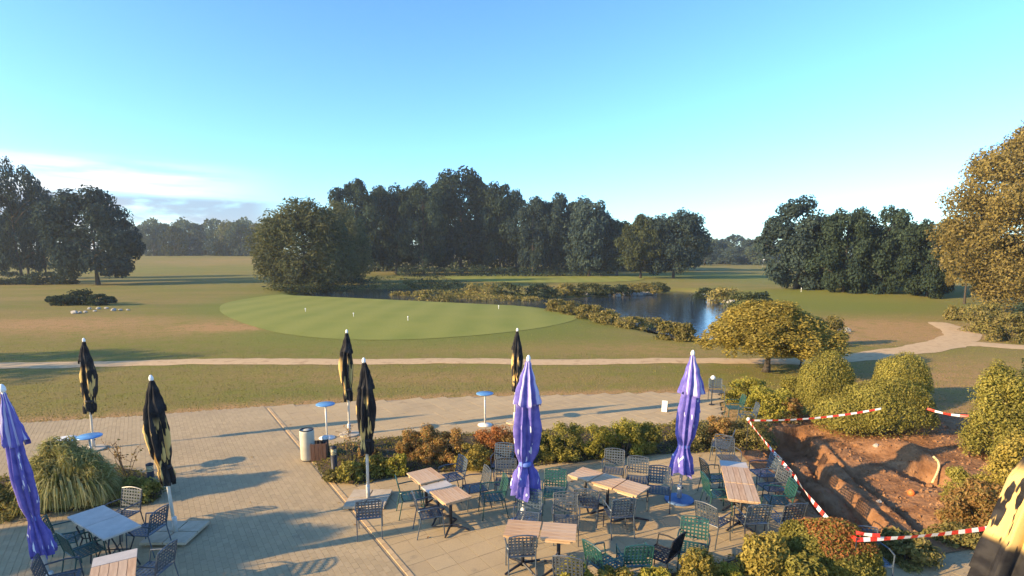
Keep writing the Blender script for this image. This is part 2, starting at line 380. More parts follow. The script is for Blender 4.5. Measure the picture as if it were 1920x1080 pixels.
def npmesh(name, V, Fq, mat, attrs=None, smooth=False):
    """fast mesh from numpy arrays of vertices and quads"""
    me = bpy.data.meshes.new(name); nv, nf, k = len(V), len(Fq), Fq.shape[1]
    me.vertices.add(nv); me.vertices.foreach_set('co', np.ascontiguousarray(V, np.float32).ravel())
    me.loops.add(nf * k); me.loops.foreach_set('vertex_index', np.ascontiguousarray(Fq, np.int32).ravel())
    me.polygons.add(nf); me.polygons.foreach_set('loop_start', np.arange(nf, dtype=np.int32) * k)
    me.polygons.foreach_set('use_smooth', np.full(nf, bool(smooth)))
    for n_, a in (attrs or {}).items():
        at = me.attributes.new(n_, 'FLOAT', 'POINT'); at.data.foreach_set('value', np.ascontiguousarray(a, np.float32))
    if mat: me.materials.append(MATS[mat])
    me.update(calc_edges=True); return me

# ------------------------------------------------------------------ ground
def make_ground():
    ys = np.concatenate([np.linspace(-40, 4.0, 12), 4.4 * np.exp(np.linspace(0, math.log(950 / 4.4), 430))])
    us = np.linspace(-2.3, 2.3, 400)
    Yg, U = np.meshgrid(ys, us, indexing='ij'); X = U * (np.maximum(Yg, 0) + 9)
    Z = terr(X, Yg)
    n, m = Yg.shape; V = np.stack([X, Yg, Z], -1).reshape(-1, 3)
    i = np.arange(n * m).reshape(n, m); Fq = np.stack([i[:-1, :-1], i[:-1, 1:], i[1:, 1:], i[1:, :-1]], -1).reshape(-1, 4)
    dry = np.zeros(X.shape); lush = np.zeros(X.shape)
    def spot(a, px, py, rx, ry, w):
        c = GT(px, py); a += w * np.exp(-(((X - c.x) / rx) ** 2 + ((Yg - c.y) / ry) ** 2))
    for s in ((1650, 612, 7.5, 4.5, 1.3), (1600, 640, 3.5, 1.8, 1.0), (1730, 630, 4, 2.2, 1.1), (405, 612, 2.4, 1.6, 1.3), (440, 616, 2.2, 1.0, 1.2), (440, 600, 2, 1.5, .4), (1800, 715, 4.5, 3.5, .9), (1780, 770, 2.5, 1.4, 1.1),
              (150, 605, 10, 3.5, .6), (20, 612, 8, 4, .65), (270, 625, 6, 2.5, .45), (60, 560, 12, 5, .4), (330, 565, 8, 3, .3), (1000, 655, 12, 2.5, .25), (1230, 655, 4, 2, .35), (450, 485, 30, 30, .35), (1380, 495, 20, 15, .3), (1870, 680, 6, 2.0, .4), (700, 708, 8, 1.2, .3), (1000, 712, 7, 1.0, .25)): spot(dry, *s)
    dpa = poly_dist(PATIO, X, Yg); dry += 1.25 * np.exp(-(dpa / .7) ** 2) * (dpa > -.6)
    for s in ((1560, 575, 13, 7, 1.0), (1450, 550, 15, 10, .9), (1380, 520, 22, 20, .9), (430, 540, 16, 9, .45), (330, 505, 30, 20, .5), (1000, 520, 40, 10, 1.0), (850, 640, 18, 3, .35), (1150, 620, 6, 4, .25)): spot(lush, *s)
    gd = poly_dist(smooth_poly(gtp(GREEN_PX), 2), X, Yg); lush += .9 * np.exp(-(np.maximum(gd, 0) / 3.4) ** 2)
    me = npmesh('ground', V, Fq, 'lawn', {'dry': np.clip(dry, 0, 1.3).ravel(), 'lush': np.clip(lush, 0, 1).ravel()}, True)
    tag(link('ground', me), 'mown and partly dried golf course grass', None, kind='structure')
make_ground()

def sheet(name, poly, mat, dz, res, parent=None, hfun=None, kind='structure'):
    """flat piece of ground inside a polygon, draped over the terrain"""
    P = np.array(poly); x0, y0 = P.min(0); x1, y1 = P.max(0)
    xs = np.arange(x0 - res, x1 + 2 * res, res); ys = np.arange(y0 - res, y1 + 2 * res, res)
    X, Y = np.meshgrid(xs, ys, indexing='ij'); d = poly_dist(poly, X, Y)
    # pull outside vertices of boundary cells onto the outline
    e = res * .25; gx = (poly_dist(poly, X + e, Y) - poly_dist(poly, X - e, Y)) / (2 * e); gy = (poly_dist(poly, X, Y + e) - poly_dist(poly, X, Y - e)) / (2 * e)
    out = d > 0; X2 = np.where(out, X - gx * d, X); Y2 = np.where(out, Y - gy * d, Y)
    Z = (hfun(X2, Y2) if hfun else terr(X2, Y2)) + dz
    n, m = X.shape; i = np.arange(n * m).reshape(n, m)
    Fq = np.stack([i[:-1, :-1], i[1:, :-1], i[1:, 1:], i[:-1, 1:]], -1).reshape(-1, 4)
    keep = (d.ravel()[Fq] < 0).any(1) & (d.ravel()[Fq] < res * 1.2).all(1); Fq = Fq[keep]
    used, inv = np.unique(Fq.ravel(), return_inverse=True)
    V = np.stack([X2, Y2, Z], -1).reshape(-1, 3)[used]
    o = link(name, npmesh(name, V, inv.reshape(-1, 4), mat, None, True), parent)
    if parent is None: o['kind'] = kind
    return o
sheet('pond', [tuple(np.array(p)) for p in POND], 'pond_water', 0.0, 1.2, hfun=lambda x, y: np.full(x.shape, WATER_Z))
def pond_widen():
    o = bpy.data.objects['pond']
    c = np.mean(np.array(POND), 0)
    for v in o.data.vertices:
        d = Vector((v.co.x - c[0], v.co.y - c[1])); v.co.x += d.normalized().x * .9; v.co.y += d.normalized().y * .9
pond_widen()
sheet('putting_green', smooth_poly(gtp(GREEN_PX), 3), 'putting_turf', .02, .55)
sheet('tee_green', smooth_poly(gtp([(820, 516), (1000, 512), (1150, 516), (1220, 522), (1180, 529), (1000, 531), (860, 528)]), 2), 'putting_turf', .06, 1.2)
#sheet('fairway', smooth_poly(gtp([(1420, 552), (1520, 544), (1640, 556), (1700, 572), (1600, 582), (1480, 572)]), 2), 'putting_turf', .03, 1.0)

def strip(name, pts, widths, mat, dz):
    P = [GT(*q) for q in pts]; C = []; Wd = []
    for i in range(len(P) - 1):                      # Catmull-Rom centre line
        p0, p1, p2, p3 = P[max(i - 1, 0)], P[i], P[i + 1], P[min(i + 2, len(P) - 1)]
        n = max(4, int((p2 - p1).length / .6))
        for k in range(n):
            t = k / n
            C.append(.5 * (2 * p1 + (p2 - p0) * t + (2 * p0 - 5 * p1 + 4 * p2 - p3) * t * t + (3 * p1 - p0 - 3 * p2 + p3) * t ** 3)); Wd.append(widths[i] * (1 - t) + widths[i + 1] * t)
    V = []; K = 6
    for i, c in enumerate(C):
        t = (C[min(i + 1, len(C) - 1)] - C[max(i - 1, 0)]); t.z = 0; t.normalize(); nn = Vector((-t.y, t.x, 0))
        for k in range(K + 1):
            s = (k / K - .5) * Wd[i]
            if k in (0, K): s += random.uniform(-.10, .10) + .12 * math.sin(i * .37 + k)
            q = c + nn * s; V.append((q.x, q.y, tz(q.x, q.y) + dz * (.4 if k in (0, K) else 1)))
    i = np.arange(len(V)).reshape(-1, K + 1); Fq = np.stack([i[:-1, :-1], i[1:, :-1], i[1:, 1:], i[:-1, 1:]], -1).reshape(-1, 4)
    o = link(name, npmesh(name, np.array(V), Fq, mat, None, True)); o['kind'] = 'structure'; return o
strip('gravel_path', [(-700, 706), (-200, 692), (0, 687), (250, 681), (500, 678), (800, 678), (1100, 678), (1350, 677), (1500, 677), (1600, 672), (1700, 658), (1790, 644), (1920, 652), (2200, 664)],
      [1.5, 1.5, 1.4, 1.3, 1.25, 1.25, 1.25, 1.3, 1.4, 1.6, 1.8, 2.1, 1.9, 1.9], 'gravel', .03)
strip('gravel_path', [(1755, 650), (1800, 636), (1795, 622), (1775, 612), (1760, 604)], [1.5, 1.9, 1.9, 1.7, 1.2], 'gravel', .036)

# ------------------------------------------------------------------ paving
LA, LB = G(505, 768), G(766, 1078)                   # the edging line between small pavers and large slabs
LD = Vector((LB.x - LA.x, LB.y - LA.y)).normalized(); LN = Vector((-LD.y, LD.x))
if LN.x < 0: LN = -LN                                # to the slab side
def side(x, y): return (x - LA.x) * LN.x + (y - LA.y) * LN.y
BED_MID = smooth_poly(gp([(586, 868), (605, 838), (700, 828), (760, 822), (1000, 812), (1240, 800), (1345, 792), (1440, 812), (1465, 845), (1390, 848), (1250, 852), (1080, 868), (960, 880), (760, 892), (628, 920)]), 1)
BED_LEFT = smooth_poly(gp([(-120, 915), (20, 900), (120, 868), (250, 884), (300, 902), (306, 945), (210, 955), (60, 968), (-120, 975)]), 1)
BED_FRONT = smooth_poly(gp([(1050, 1130), (1060, 1092), (1250, 1085), (1400, 1050), (1500, 1000), (1570, 992), (1650, 1042), (1560, 1110), (1400, 1200), (1080, 1220)]), 1)
BEDS = [BED_MID, BED_LEFT, BED_FRONT]
sheet('terrace_bedding', PATIO, 'mortar', 0.0, .5, hfun=lambda x, y: np.full(x.shape, .024))
terrace = bpy.data.objects['terrace_bedding']
def inside(poly, x, y): return float(poly_dist(poly, np.array([x]), np.array([y]))[0]) < 0
def pieces(name, w, l, gap, mat, thick, sel, nmax, ang=0.0, bond=.5, jit=.0012):
    """lay a bond of pieces over the terrace; the nearest become parts of their own"""
    e1 = Vector((LD.x * math.cos(ang) - LD.y * math.sin(ang), LD.x * math.sin(ang) + LD.y * math.cos(ang))); e2 = Vector((-e1.y, e1.x))
    I, J = np.meshgrid(np.arange(-int(34 / l), int(34 / l)), np.arange(-int(34 / w), int(34 / w)), indexing='ij')
    a = (I + bond * (J % 2)) * l; b = (J + .5) * w
    X = LA.x + e1.x * a + e2.x * b; Y = LA.y + e1.y * a + e2.y * b
    ok = (poly_dist(PATIO, X, Y) < -.02) & sel(X, Y) & (np.abs(X) < Y * 1.02 + 1.5) & (Y > 7.2)
    for bd in BEDS: ok &= poly_dist(bd, X, Y) > -.05
    X, Y = X[ok], Y[ok]; rot = math.atan2(e1.y, e1.x)
    vis = (np.abs(X) < Y * .90) & (Y > 8.6)
    order = np.argsort(np.where(vis, Y, Y + 100))
    # one shared bevelled piece
    def proto():
        mb = MB(); hx, hy = (l - gap) / 2, (w - gap) / 2; bv = .0012
        lo = [(-hx, -hy, -thick), (hx, -hy, -thick), (hx, hy, -thick), (-hx, hy, -thick)]; mid = [(x, y, -bv * .6) for x, y, _ in lo]
        top = [(math.copysign(hx - bv, x), math.copysign(hy - bv, y), 0) for x, y, _ in lo]
        mb.add(lo + mid + top, [(8, 9, 10, 11)] + [(s + i, s + (i + 1) % 4, s + 4 + (i + 1) % 4, s + 4 + i) for s in (0, 4) for i in range(4)]); return mb
    rs = np.random.RandomState(len(X)); pm = proto(); base = pm.mesh(name, [mat % 0])
    ZT = .032 + rs.uniform(-jit, jit, len(X)); RZ = rot + rs.normal(0, .006, len(X))
    for k in order[:nmax]:
        o = link(name, base, terrace, None, (X[k], Y[k], ZT[k]), RZ[k])
    rest = order[nmax:]
    if len(rest):
        pv = np.array(pm.v); c, s = np.cos(RZ[rest])[:, None], np.sin(RZ[rest])[:, None]
        V = np.stack([X[rest][:, None] + c * pv[:, 0] - s * pv[:, 1], Y[rest][:, None] + s * pv[:, 0] + c * pv[:, 1], ZT[rest][:, None] + pv[:, 2] + 0 * c], -1).reshape(-1, 3)
        Fq = (np.array(pm.f)[None] + (np.arange(len(rest)) * len(pv))[:, None, None]).reshape(-1, 4)
        o = link(name + '_field', npmesh(name + '_field', V, Fq, mat % 1), terrace); o['kind'] = 'stuff'
RX = 7.2                                             # right-hand corner of small pavers beyond the front bed
corner = lambda X, Y: (X > 6.6) & (Y < 11.0)
pieces('slab', .40, .40, .006, 'slab_%d', .04, lambda X, Y: (side(X, Y) > .13) & ~corner(X, Y), 300, bond=0)
pieces('paver', .10, .20, .004, 'paver_%d', .04, lambda X, Y: ((side(X, Y) < -.13) | corner(X, Y)), 300, ang=R(0), bond=.5)
def edging():
    mb = MB(); mb.box((0, 0, -.02), (.20, .085, .05)); me = mb.mesh('edging_brick', ['edge_brick'])
    L = (LB - LA).length + 1.5; n = int(L / .208); rot = math.atan2(LD.y, LD.x)
    for k in range(n):
        p = LA + Vector((LD.x, LD.y, 0)) * (k * .208)
        if any(inside(b, p.x, p.y) for b in BEDS): continue
        link('edging_brick', me, terrace, None, (p.x, p.y, .036), rot + random.uniform(-.01, .01))
edging()
for nm, b in (('planting_bed', BED_MID), ('planting_bed', BED_LEFT), ('planting_bed', BED_FRONT)):
    P = b
    sheet(nm, P, 'bed_soil', .02, .22, hfun=lambda x, y, P=P: .035 + .10 * ss(-poly_dist(P, x, y), 0, .6) + .02 * np.sin(x * 5) * np.sin(y * 4.3))

# ------------------------------------------------------------------ excavation
def vof(p): return (p.x - EX0.x) * EXN.x + (p.y - EX0.y) * EXN.y
RV1, RV2 = vof(G(1530, 905, -.2)), vof(G(1594, 915, -.1)); RV3 = RV2 + .35
def pit_height(X, Y):
    u = (X - EX0.x) * EXE.x + (Y - EX0.y) * EXE.y; v = (X - EX0.x) * EXN.x + (Y - EX0.y) * EXN.y
    rs = np.random.RandomState(5); nzv = np.zeros(X.shape)
    for k in range(26):
        f = rs.uniform(1.5, 9); a = rs.uniform(0, 6.28); nzv += np.sin((X * math.cos(a) + Y * math.sin(a)) * f + rs.uniform(0, 6.28)) * .05 / (f ** .6)
    fine = .018 * np.sin(X * 17 + 2 * np.sin(Y * 11)) * np.sin(Y * 19 + 2 * np.sin(X * 13)) + .012 * np.sin(X * 31 + Y * 23)
    def ridge(c, w, top, flo): return (top - flo) * (1 - ss(np.abs(v - c - .06 * np.sin(u * 2.1)), w * .55, w))
    floor = -.62
    h = floor + ridge(RV1, .28, -.16, floor) * ss(u, .2, .6) * (.8 + .2 * np.sin(u * 3)) + ridge(RV2, .36, -.02, floor) * ss(u, .5, 1.0)
    soil = -.20 + .085 * (v - RV3)
    h = np.where(v > RV3 - .05, np.maximum(h, floor + (soil - floor) * ss(v, RV3 - .05, RV3 + .2)), h)
    c = G(1690, 850); h = h + .26 * np.exp(-(((X - c.x) / .5) ** 2 + ((Y - c.y) / .9) ** 2)) * (1 + nzv * 2)     # spoil heap
    c = G(1742, 888); h = h - .65 * np.exp(-(((X - c.x) / .42) ** 4 + ((Y - c.y) / .55) ** 4))
    h = h + nzv * .30 + fine
    d = poly_dist(PIT, X, Y)
    edge = .02 + .05 * np.abs(nzv)
    t = 1 - ss(-d, .0, .30); far = ss(v, RV3, RV3 + 1.5); t2 = 1 - ss(-d, 0, 1.4)
    return h * (1 - (t * (1 - far) + t2 * far)) + edge * (t * (1 - far) + t2 * far)
def grow(poly, r):
    P = np.array(poly); c = P.mean(0); d = P - c; return [tuple(c + q * (1 + r / np.linalg.norm(q))) for q in d]
sheet('excavated_soil', grow(PIT, .65), 'soil', .03, .07, hfun=pit_height)
def stones_in_pit():
    rs = random.Random(4)
    for k in range(26):
        px, py = rs.uniform(1560, 1850), rs.uniform(790, 975); p = G(px, py, -.2)
        if not inside(PIT, p.x, p.y): continue
        h = float(pit_height(np.array([p.x]), np.array([p.y]))[0]); s = rs.uniform(.05, .10) * (1.7 if k % 9 == 0 else 1)
        o = rock('clod', s, 'soil' if k % 4 else 'stone', k); o.location = (p.x, p.y, h + s * .35)
        tag(o, 'loose clod of earth on the excavated soil', 'clod', 'clods and stones on the dug soil')
def rock(name, s, mat, seed, parent=None):
    rs = random.Random(seed); mb = MB(); ico = []
    n1, n2 = 5, 8
    vs = [(0, 0, -1)]
    for i in range(1, n1):
        a = -math.pi / 2 + math.pi * i / n1
        for k in range(n2):
            b = 2 * math.pi * k / n2; r = rs.uniform(.78, 1.15); vs.append((math.cos(a) * math.cos(b) * r, math.cos(a) * math.sin(b) * r, math.sin(a) * r * .7))
    vs.append((0, 0, .75)); fs = []
    for k in range(n2): fs.append((0, 1 + (k + 1) % n2, 1 + k)); fs.append((len(vs) - 1, 1 + (n1 - 2) * n2 + k, 1 + (n1 - 2) * n2 + (k + 1) % n2))
    for i in range(n1 - 2):
        for k in range(n2): a = 1 + i * n2; fs.append((a + k, a + (k + 1) % n2, a + n2 + (k + 1) % n2, a + n2 + k))
    sx, sy = rs.uniform(.8, 1.4), rs.uniform(.7, 1.1)
    mb.add([(x * s * sx, y * s * sy, z * s) for x, y, z in vs], fs)
    return mb.build(name, mat, parent)
stones_in_pit()
def crumbs():
    rs = np.random.RandomState(17); P = np.array(PIT); lo, hi = P.min(0), P.max(0); n = 9000; X = rs.uniform(lo[0], hi[0], n); Y = rs.uniform(lo[1], hi[1], n)
    ok = poly_dist(PIT, X, Y) < .2; X, Y = X[ok], Y[ok]; n = len(X); Z = pit_height(X, Y) + .03; s_ = .008 + .05 * rs.uniform(0, 1, n) ** 5
    base = np.array([(1, 0, 0), (-.9, .2, 0), (0, 1, .1), (.1, -1, 0), (0, 0, .9), (0, 0, -.6)]); tri = np.array([(0, 2, 4), (2, 1, 4), (1, 3, 4), (3, 0, 4), (2, 0, 5), (1, 2, 5), (3, 1, 5), (0, 3, 5)])
    a = rs.uniform(0, 6.283, n); c, q = np.cos(a)[:, None], np.sin(a)[:, None]; B = base[None] * rs.uniform(.6, 1.3, (n, 6, 1)) * s_[:, None, None]
    V = np.stack([X[:, None] + c * B[..., 0] - q * B[..., 1], Y[:, None] + q * B[..., 0] + c * B[..., 1], Z[:, None] + B[..., 2]], -1).reshape(-1, 3)
    tag(link('soil_crumbs', npmesh('soil_crumbs', V, (tri[None] + (np.arange(n) * 6)[:, None, None]).reshape(-1, 3), 'soil')), 'crumbs of earth strewn over the excavation', 'soil', kind='stuff')
crumbs()
def pit_things():
    a, b = G(1750, 856, .25), G(1748, 905, -.25); pts = []
    for k in range(15):
        t = k / 14; p = a.lerp(b, t); p += Vector((.22, .1, .05)) * math.sin(t * math.pi); pts.append(p)
    mb = MB(); mb.tube(pts, .026, 10)
    for k in range(1, 14): mb.tube([pts[k] - (pts[k + 1] - pts[k]) * .12, pts[k] + (pts[k + 1] - pts[k]) * .12], .030, 10)
    tag(mb.build('drain_pipe', 'pipe_yellow', None, True), 'curved yellow drainage pipe sticking out of the dug soil', 'pipe')
    p = G(1707, 937, -.2); h = float(pit_height(np.array([p.x]), np.array([p.y]))[0])
    mb = MB(); mb.lathe([(.002, -.075), (.04, -.064), (.066, -.035), (.075, 0), (.066, .035), (.04, .064), (.012, .074), (.010, .085)], 14)
    o = mb.build('ball', 'ball_orange', None, True); o.location = (p.x, p.y, h + .08); tag(o, 'small orange ball lying on the excavated soil', 'ball')
pit_things()

# ------------------------------------------------------------------ vegetation generators
def leaf_quads(P, Nrm, size, rs, aspect=.6):
    n = len(P); N = Nrm / (np.linalg.norm(Nrm, axis=1, keepdims=True) + 1e-9)
    T = rs.normal(size=(n, 3)); T -= (T * N).sum(1, keepdims=True) * N; T /= np.linalg.norm(T, axis=1, keepdims=True) + 1e-9
    B = np.cross(N, T); s = (size * rs.uniform(.6, 1.35, n))[:, None]; bend = N * s * .25
    V = np.stack([P - T * s, P - B * s * aspect + bend * .4, P + T * s - bend, P + B * s * aspect + bend * .4], 1).reshape(-1, 3)
    return V, np.arange(4 * n).reshape(-1, 4)
def cluster_crown(rs, prof, K, n, leaf, sz=(.07, .13), hollow=.55, squash=.85, fill=.12, z0=.12, z1=1.0, aspect=.6):
    """clumps of leaves spread through the crown's volume; prof(t) is the crown radius at height t of the crown"""
    t = rs.uniform(0, 1, K); a = rs.uniform(0, 2 * np.pi, K); rr = np.array([prof(q) for q in t]) * np.sqrt(rs.uniform(hollow, 1.0, K))
    C = np.stack([np.cos(a) * rr, np.sin(a) * rr, z0 + (z1 - z0) * t], 1); Sz = rs.uniform(*sz, K)
    k = rs.choice(K, n, p=Sz ** 2 / (Sz ** 2).sum()); d = rs.normal(size=(n, 3)); d /= np.linalg.norm(d, axis=1, keepdims=True)
    r = Sz[k] * rs.uniform(.45, 1.08, n) ** .7; P = C[k] + d * r[:, None] * np.array([1, 1, squash])
    m = int(n * fill)                                   # leaves between the clumps
    tt = rs.uniform(.03, .95, m); aa = rs.uniform(0, 2 * np.pi, m); q = np.array([prof(x) for x in tt]) * np.sqrt(rs.uniform(.05, .95, m))
    P[:m] = np.stack([np.cos(aa) * q, np.sin(aa) * q, z0 + (z1 - z0) * tt], 1)
    Nn = d + rs.normal(size=(n, 3)) * .55 + np.array([0, 0, .35])
    V, Fq = leaf_quads(P, Nn, leaf, rs, aspect); return V, Fq, C
def trunk_mesh(name, C, rs, r0=.022, top=.75, nb=14, z0=.0):
    mb = MB(); x = y = 0; pts = []; rad = []
    for i in range(7):
        t = i / 6; pts.append((x, y, z0 + (top - z0) * t)); rad.append(r0 * (1.35 if i == 0 else 1) * (1 - .8 * t)); x += rs.normal() * .008; y += rs.normal() * .008
    mb.tube(pts, rad, 8)
    idx = rs.choice(len(C), min(nb, len(C)), replace=False)
    for i in idx:
        c = C[i]; zt = max(.16, min(top * .95, c[2] - .35 * math.hypot(c[0], c[1]) - .03)); k = min(5, int(zt / top * 6)); b = Vector(pts[k]); b.z = zt
        m = b.lerp(Vector(c), .5) + Vector((0, 0, .02)); r = r0 * .42 * (1 - .5 * zt)
        mb.tube([b, m, c], [r, r * .65, r * .2], 5)
    return mb.mesh(name, ['bark'], True)
def prof_round(t): return .5 * math.sqrt(max(0, 1 - ((t - .45) / .56) ** 2)) if t > .0 else .2
def prof_oval(t): return .5 * (math.sin(min(1, max(0, t * .93 + .07)) * math.pi) ** .55)
def prof_dome(t): return .5 * math.sqrt(max(0, 1 - t * t)) * (.9 + .1 * min(1, t * 6))
def prof_tall(t): return .5 * (.55 + .45 * math.sin(t * math.pi)) * (1 if t < .75 else math.sqrt(max(0, 1 - ((t - .75) / .27) ** 2)))
PROTO = {}
def tree_proto(key, prof, seed, K, n, leaf, **kw):
    rs = np.random.RandomState(seed); tk = {q: kw.pop(q) for q in ('r0', 'top', 'nb') if q in kw}
    V, Fq, C = cluster_crown(rs, prof, K, n, leaf, **kw)
    PROTO[key] = (npmesh('crown', V, Fq, 'leaf_dark'), trunk_mesh('trunk', C, rs, **tk))
for i in range(3):
    tree_proto('round%d' % i, prof_round, 11 + i, 52, 15000, .0205, sz=(.07, .16), z0=.17, z1=.93, fill=.12, hollow=.4)
    tree_proto('oval%d' % i, prof_oval, 31 + i, 54, 15000, .019, sz=(.06, .14), z0=.18, z1=.95, fill=.12, hollow=.4)
for i in range(2):
    tree_proto('tall%d' % i, prof_tall, 51 + i, 70, 9000, .016, sz=(.055, .10), fill=.10, z0=.14, z1=.96, hollow=.3)
    tree_proto('far%d' % i, prof_oval, 61 + i, 34, 3600, .034, sz=(.10, .17), z0=.03, z1=.92, fill=.2, hollow=.3)
for i in range(2): tree_proto('low%d' % i, prof_oval, 91 + i, 54, 15000, .020, sz=(.06, .14), z0=.05, z1=.95, fill=.14, hollow=.4)
tree_proto('willow', prof_oval, 71, 110, 24000, .020, sz=(.07, .12), squash=1.7, z0=.04, z1=.9, aspect=.4, fill=.25, hollow=.25)
def tree(kind, px, ytop, ybase, wpx, mat, label, name='tree', group=None, cat='tree', pos=None, rz=None, depth=1.0):
    me, tr = PROTO[kind]; b = pos if pos is not None else GT(px, ybase)
    if pos is None and depth != 1.0:                    # stands deeper than its visible foot
        q = D(px, ytop, b.y * depth); b = Vector((q.x, q.y, tz(q.x, q.y)))
    top = D(px, ytop, b.y); H = top.z - b.z
    Wd = wpx / F * (b.y * CP + (CAMZ - b.z - H * .5) * SP)
    o = empty(name, (b.x, b.y, b.z - .05), rz if rz is not None else random.uniform(0, 6.28)); o.scale = (Wd, Wd, H)
    c = link('crown', me, o, mat); link('trunk', tr, o)
    return tag(o, label, cat, group)

# ------------------------------------------------------------------ trees, far to near
shrub_later = []
ORD = ['first', 'second', 'third', 'fourth', 'fifth', 'sixth', 'seventh', 'eighth', 'ninth', 'tenth', 'eleventh', 'twelfth']
rt = random.Random(12)
def far_row(x0, x1, ytop, Y, n, group, label, mats, wpx):
    for k in range(n):
        px = x0 + (x1 - x0) * (k + rt.uniform(.2, .8)) / n; yy = Y * rt.uniform(.94, 1.08)
        q = D(px, 480, yy); g = Vector((q.x, yy, tz(q.x, yy)))
        tree('far%d' % (k % 2), px, ytop + rt.uniform(-6, 9), 0, wpx * rt.uniform(.9, 1.35), rt.choice(mats), ORD[k] + ' ' + label, group=group, pos=g)
far_row(245, 515, 420, 250, 11, 'far row across the left field', 'tree from the left in the far row across the left field', ['leaf_far', 'leaf_far', 'leaf_olive', 'leaf_willow'], 46)
far_row(1290, 1450, 452, 230, 8, 'far row across the right fairway', 'tree from the left in the far row beyond the right fairway', ['leaf_blue', 'leaf_far'], 40)
def wood(name, x0, x1, ytop, Y, depth, n, leaf, mat, label, zrange=None):
    rs = np.random.RandomState(int(x0) + 900); px = rs.uniform(x0, x1, n); yy = Y + rs.uniform(0, depth, n)
    X = (px - 960) / F * (yy * CP + 4 * SP) ; top = CAMZ + (YH - ytop) / F * Y
    bumps = .86 + .10 * np.sin(px * .11 + 1) + .05 * np.sin(px * .27 + yy * .3)
    Zg = terr(X, yy); Z = Zg + (top - Zg) * bumps * (1 - rs.uniform(0, 1, n) ** 2.0 * 1.0)
    V, Fq = leaf_quads(np.stack([X, yy, Z], 1), rs.normal(size=(n, 3)) + np.array([0, -.6, .5]), leaf, rs, .75)
    return tag(link(name, npmesh(name, V, Fq, mat)), label, 'wood', kind='stuff')
wood('distant_wood', -900, 540, 409, 275, 40, 26000, .75, 'leaf_far', 'blue-green distant wood closing the left field')
wood('distant_wood', 1270, 2900, 440, 250, 40, 22000, .75, 'leaf_blue', 'blue distant wood beyond the right fairway')
wood('woodland_undergrowth', 660, 1290, 452, 150, 8, 15000, .45, 'leaf_dark', 'dark undergrowth filling the wood behind the pond')
CW = [  # the wood behind the pond: x, top, base, width, proto, material, depth
    (672, 338, 516, 100, 'oval0', 'leaf_dark', 1.0), (738, 350, 516, 96, 'round0', 'leaf_dark', 1.05), (795, 347, 516, 92, 'oval1', 'leaf_dark', 1.0),
    (862, 323, 515, 132, 'round1', 'leaf_dark', 1.06), (938, 343, 515, 96, 'oval2', 'leaf_dark', 1.02), (1000, 372, 517, 82, 'oval0', 'leaf_blue', .98),
    (1044, 368, 517, 78, 'oval1', 'leaf_blue', 1.0), (1104, 371, 518, 96, 'round2', 'leaf_blue', 1.0), (1160, 412, 520, 80, 'oval2', 'leaf_dark', 1.06),
    (1205, 404, 521, 82, 'oval0', 'leaf_olive', .98), (1262, 394, 522, 100, 'round0', 'leaf_blue', 1.0)]
for k, (x, yt, yb, w, p, m, d) in enumerate(CW):
    lab = 'broad tallest dark tree in the middle of the wood behind the pond' if k == 3 else '%s tree from the left in the front of the wood behind the pond' % ORD[k]
    tree(p, x, yt, yb, w * 1.12, m, lab, depth=d, group='front trees of the wood behind the pond')
for k, x in enumerate((705, 770, 830, 905, 968, 1022, 1075, 1130, 1185, 1235, 1285)):
    tree(('oval%d' % (k % 3)), x, (352, 356, 345, 340, 362, 384, 382, 408, 418, 412, 440)[k], 512, 92, 'leaf_dark', ORD[k] + ' tree from the left half hidden in the back of the wood', depth=1.12, group='back trees of the wood behind the pond')
tree('willow', 575, 378, 542, 190, 'leaf_willow', 'broad grey-green willow with drooping foliage at the left end of the pond', 'willow_tree', rz=1.0)
tree('willow', 632, 384, 540, 120, 'leaf_willow', 'smaller olive willow close behind the broad willow by the pond', 'willow_tree', depth=1.1, rz=2.4)
tree('tall0', 42, 296, 530, 120, 'leaf_blue', 'tallest thin-crowned tree at the left edge beyond the field')
tree('tall1', -18, 318, 530, 100, 'leaf_blue', 'thin tall tree cut by the left edge of the picture')
tree('tall1', 88, 336, 528, 66, 'leaf_blue', 'slim tree just right of the tallest left tree')
tree('oval1', 36, 385, 526, 92, 'leaf_dark', 'low dense tree filling in below the tall left trees', depth=1.06)
for k, (x, yt, w) in enumerate([(-40, 505, 90), (25, 508, 80), (80, 510, 70), (120, 512, 50)]):
    shrub_later.append((x, 533, w, yt, 'leaf_dark', ORD[k] + ' dark bush from the left below the tall left trees', .2, 1500))
tree('round1', 184, 358, 534, 156, 'leaf_blue', 'dark round-crowned tree with a bare trunk alone on the left field')
for k, (x, yt, yb, w, p, m) in enumerate([(1492, 373, 542, 122, 'low0', 'leaf_blue'), (1580, 385, 548, 92, 'low1', 'leaf_dark'), (1655, 390, 548, 96, 'low0', 'leaf_dark'), (1738, 405, 556, 90, 'low1', 'leaf_dark')]):
    tree(p, x, yt, yb, w * 1.25, m, ('broad blue-green tree leftmost of the group on the right', 'second tree from the left in the group on the right', 'third tree from the left in the group on the right', 'rightmost dark tree of the group beside the big warm-lit tree')[k], group='group of trees on the right')
for k, (x, yt, w) in enumerate([(1540, 420, 80), (1618, 425, 80), (1700, 412, 86)]):
    tree('low1', x, yt, 545, w, 'leaf_dark', ('filler tree between the first and second trees of the right group', 'filler tree between the second and third trees of the right group', 'dark tree behind the two last trees of the right group')[k], depth=1.1)
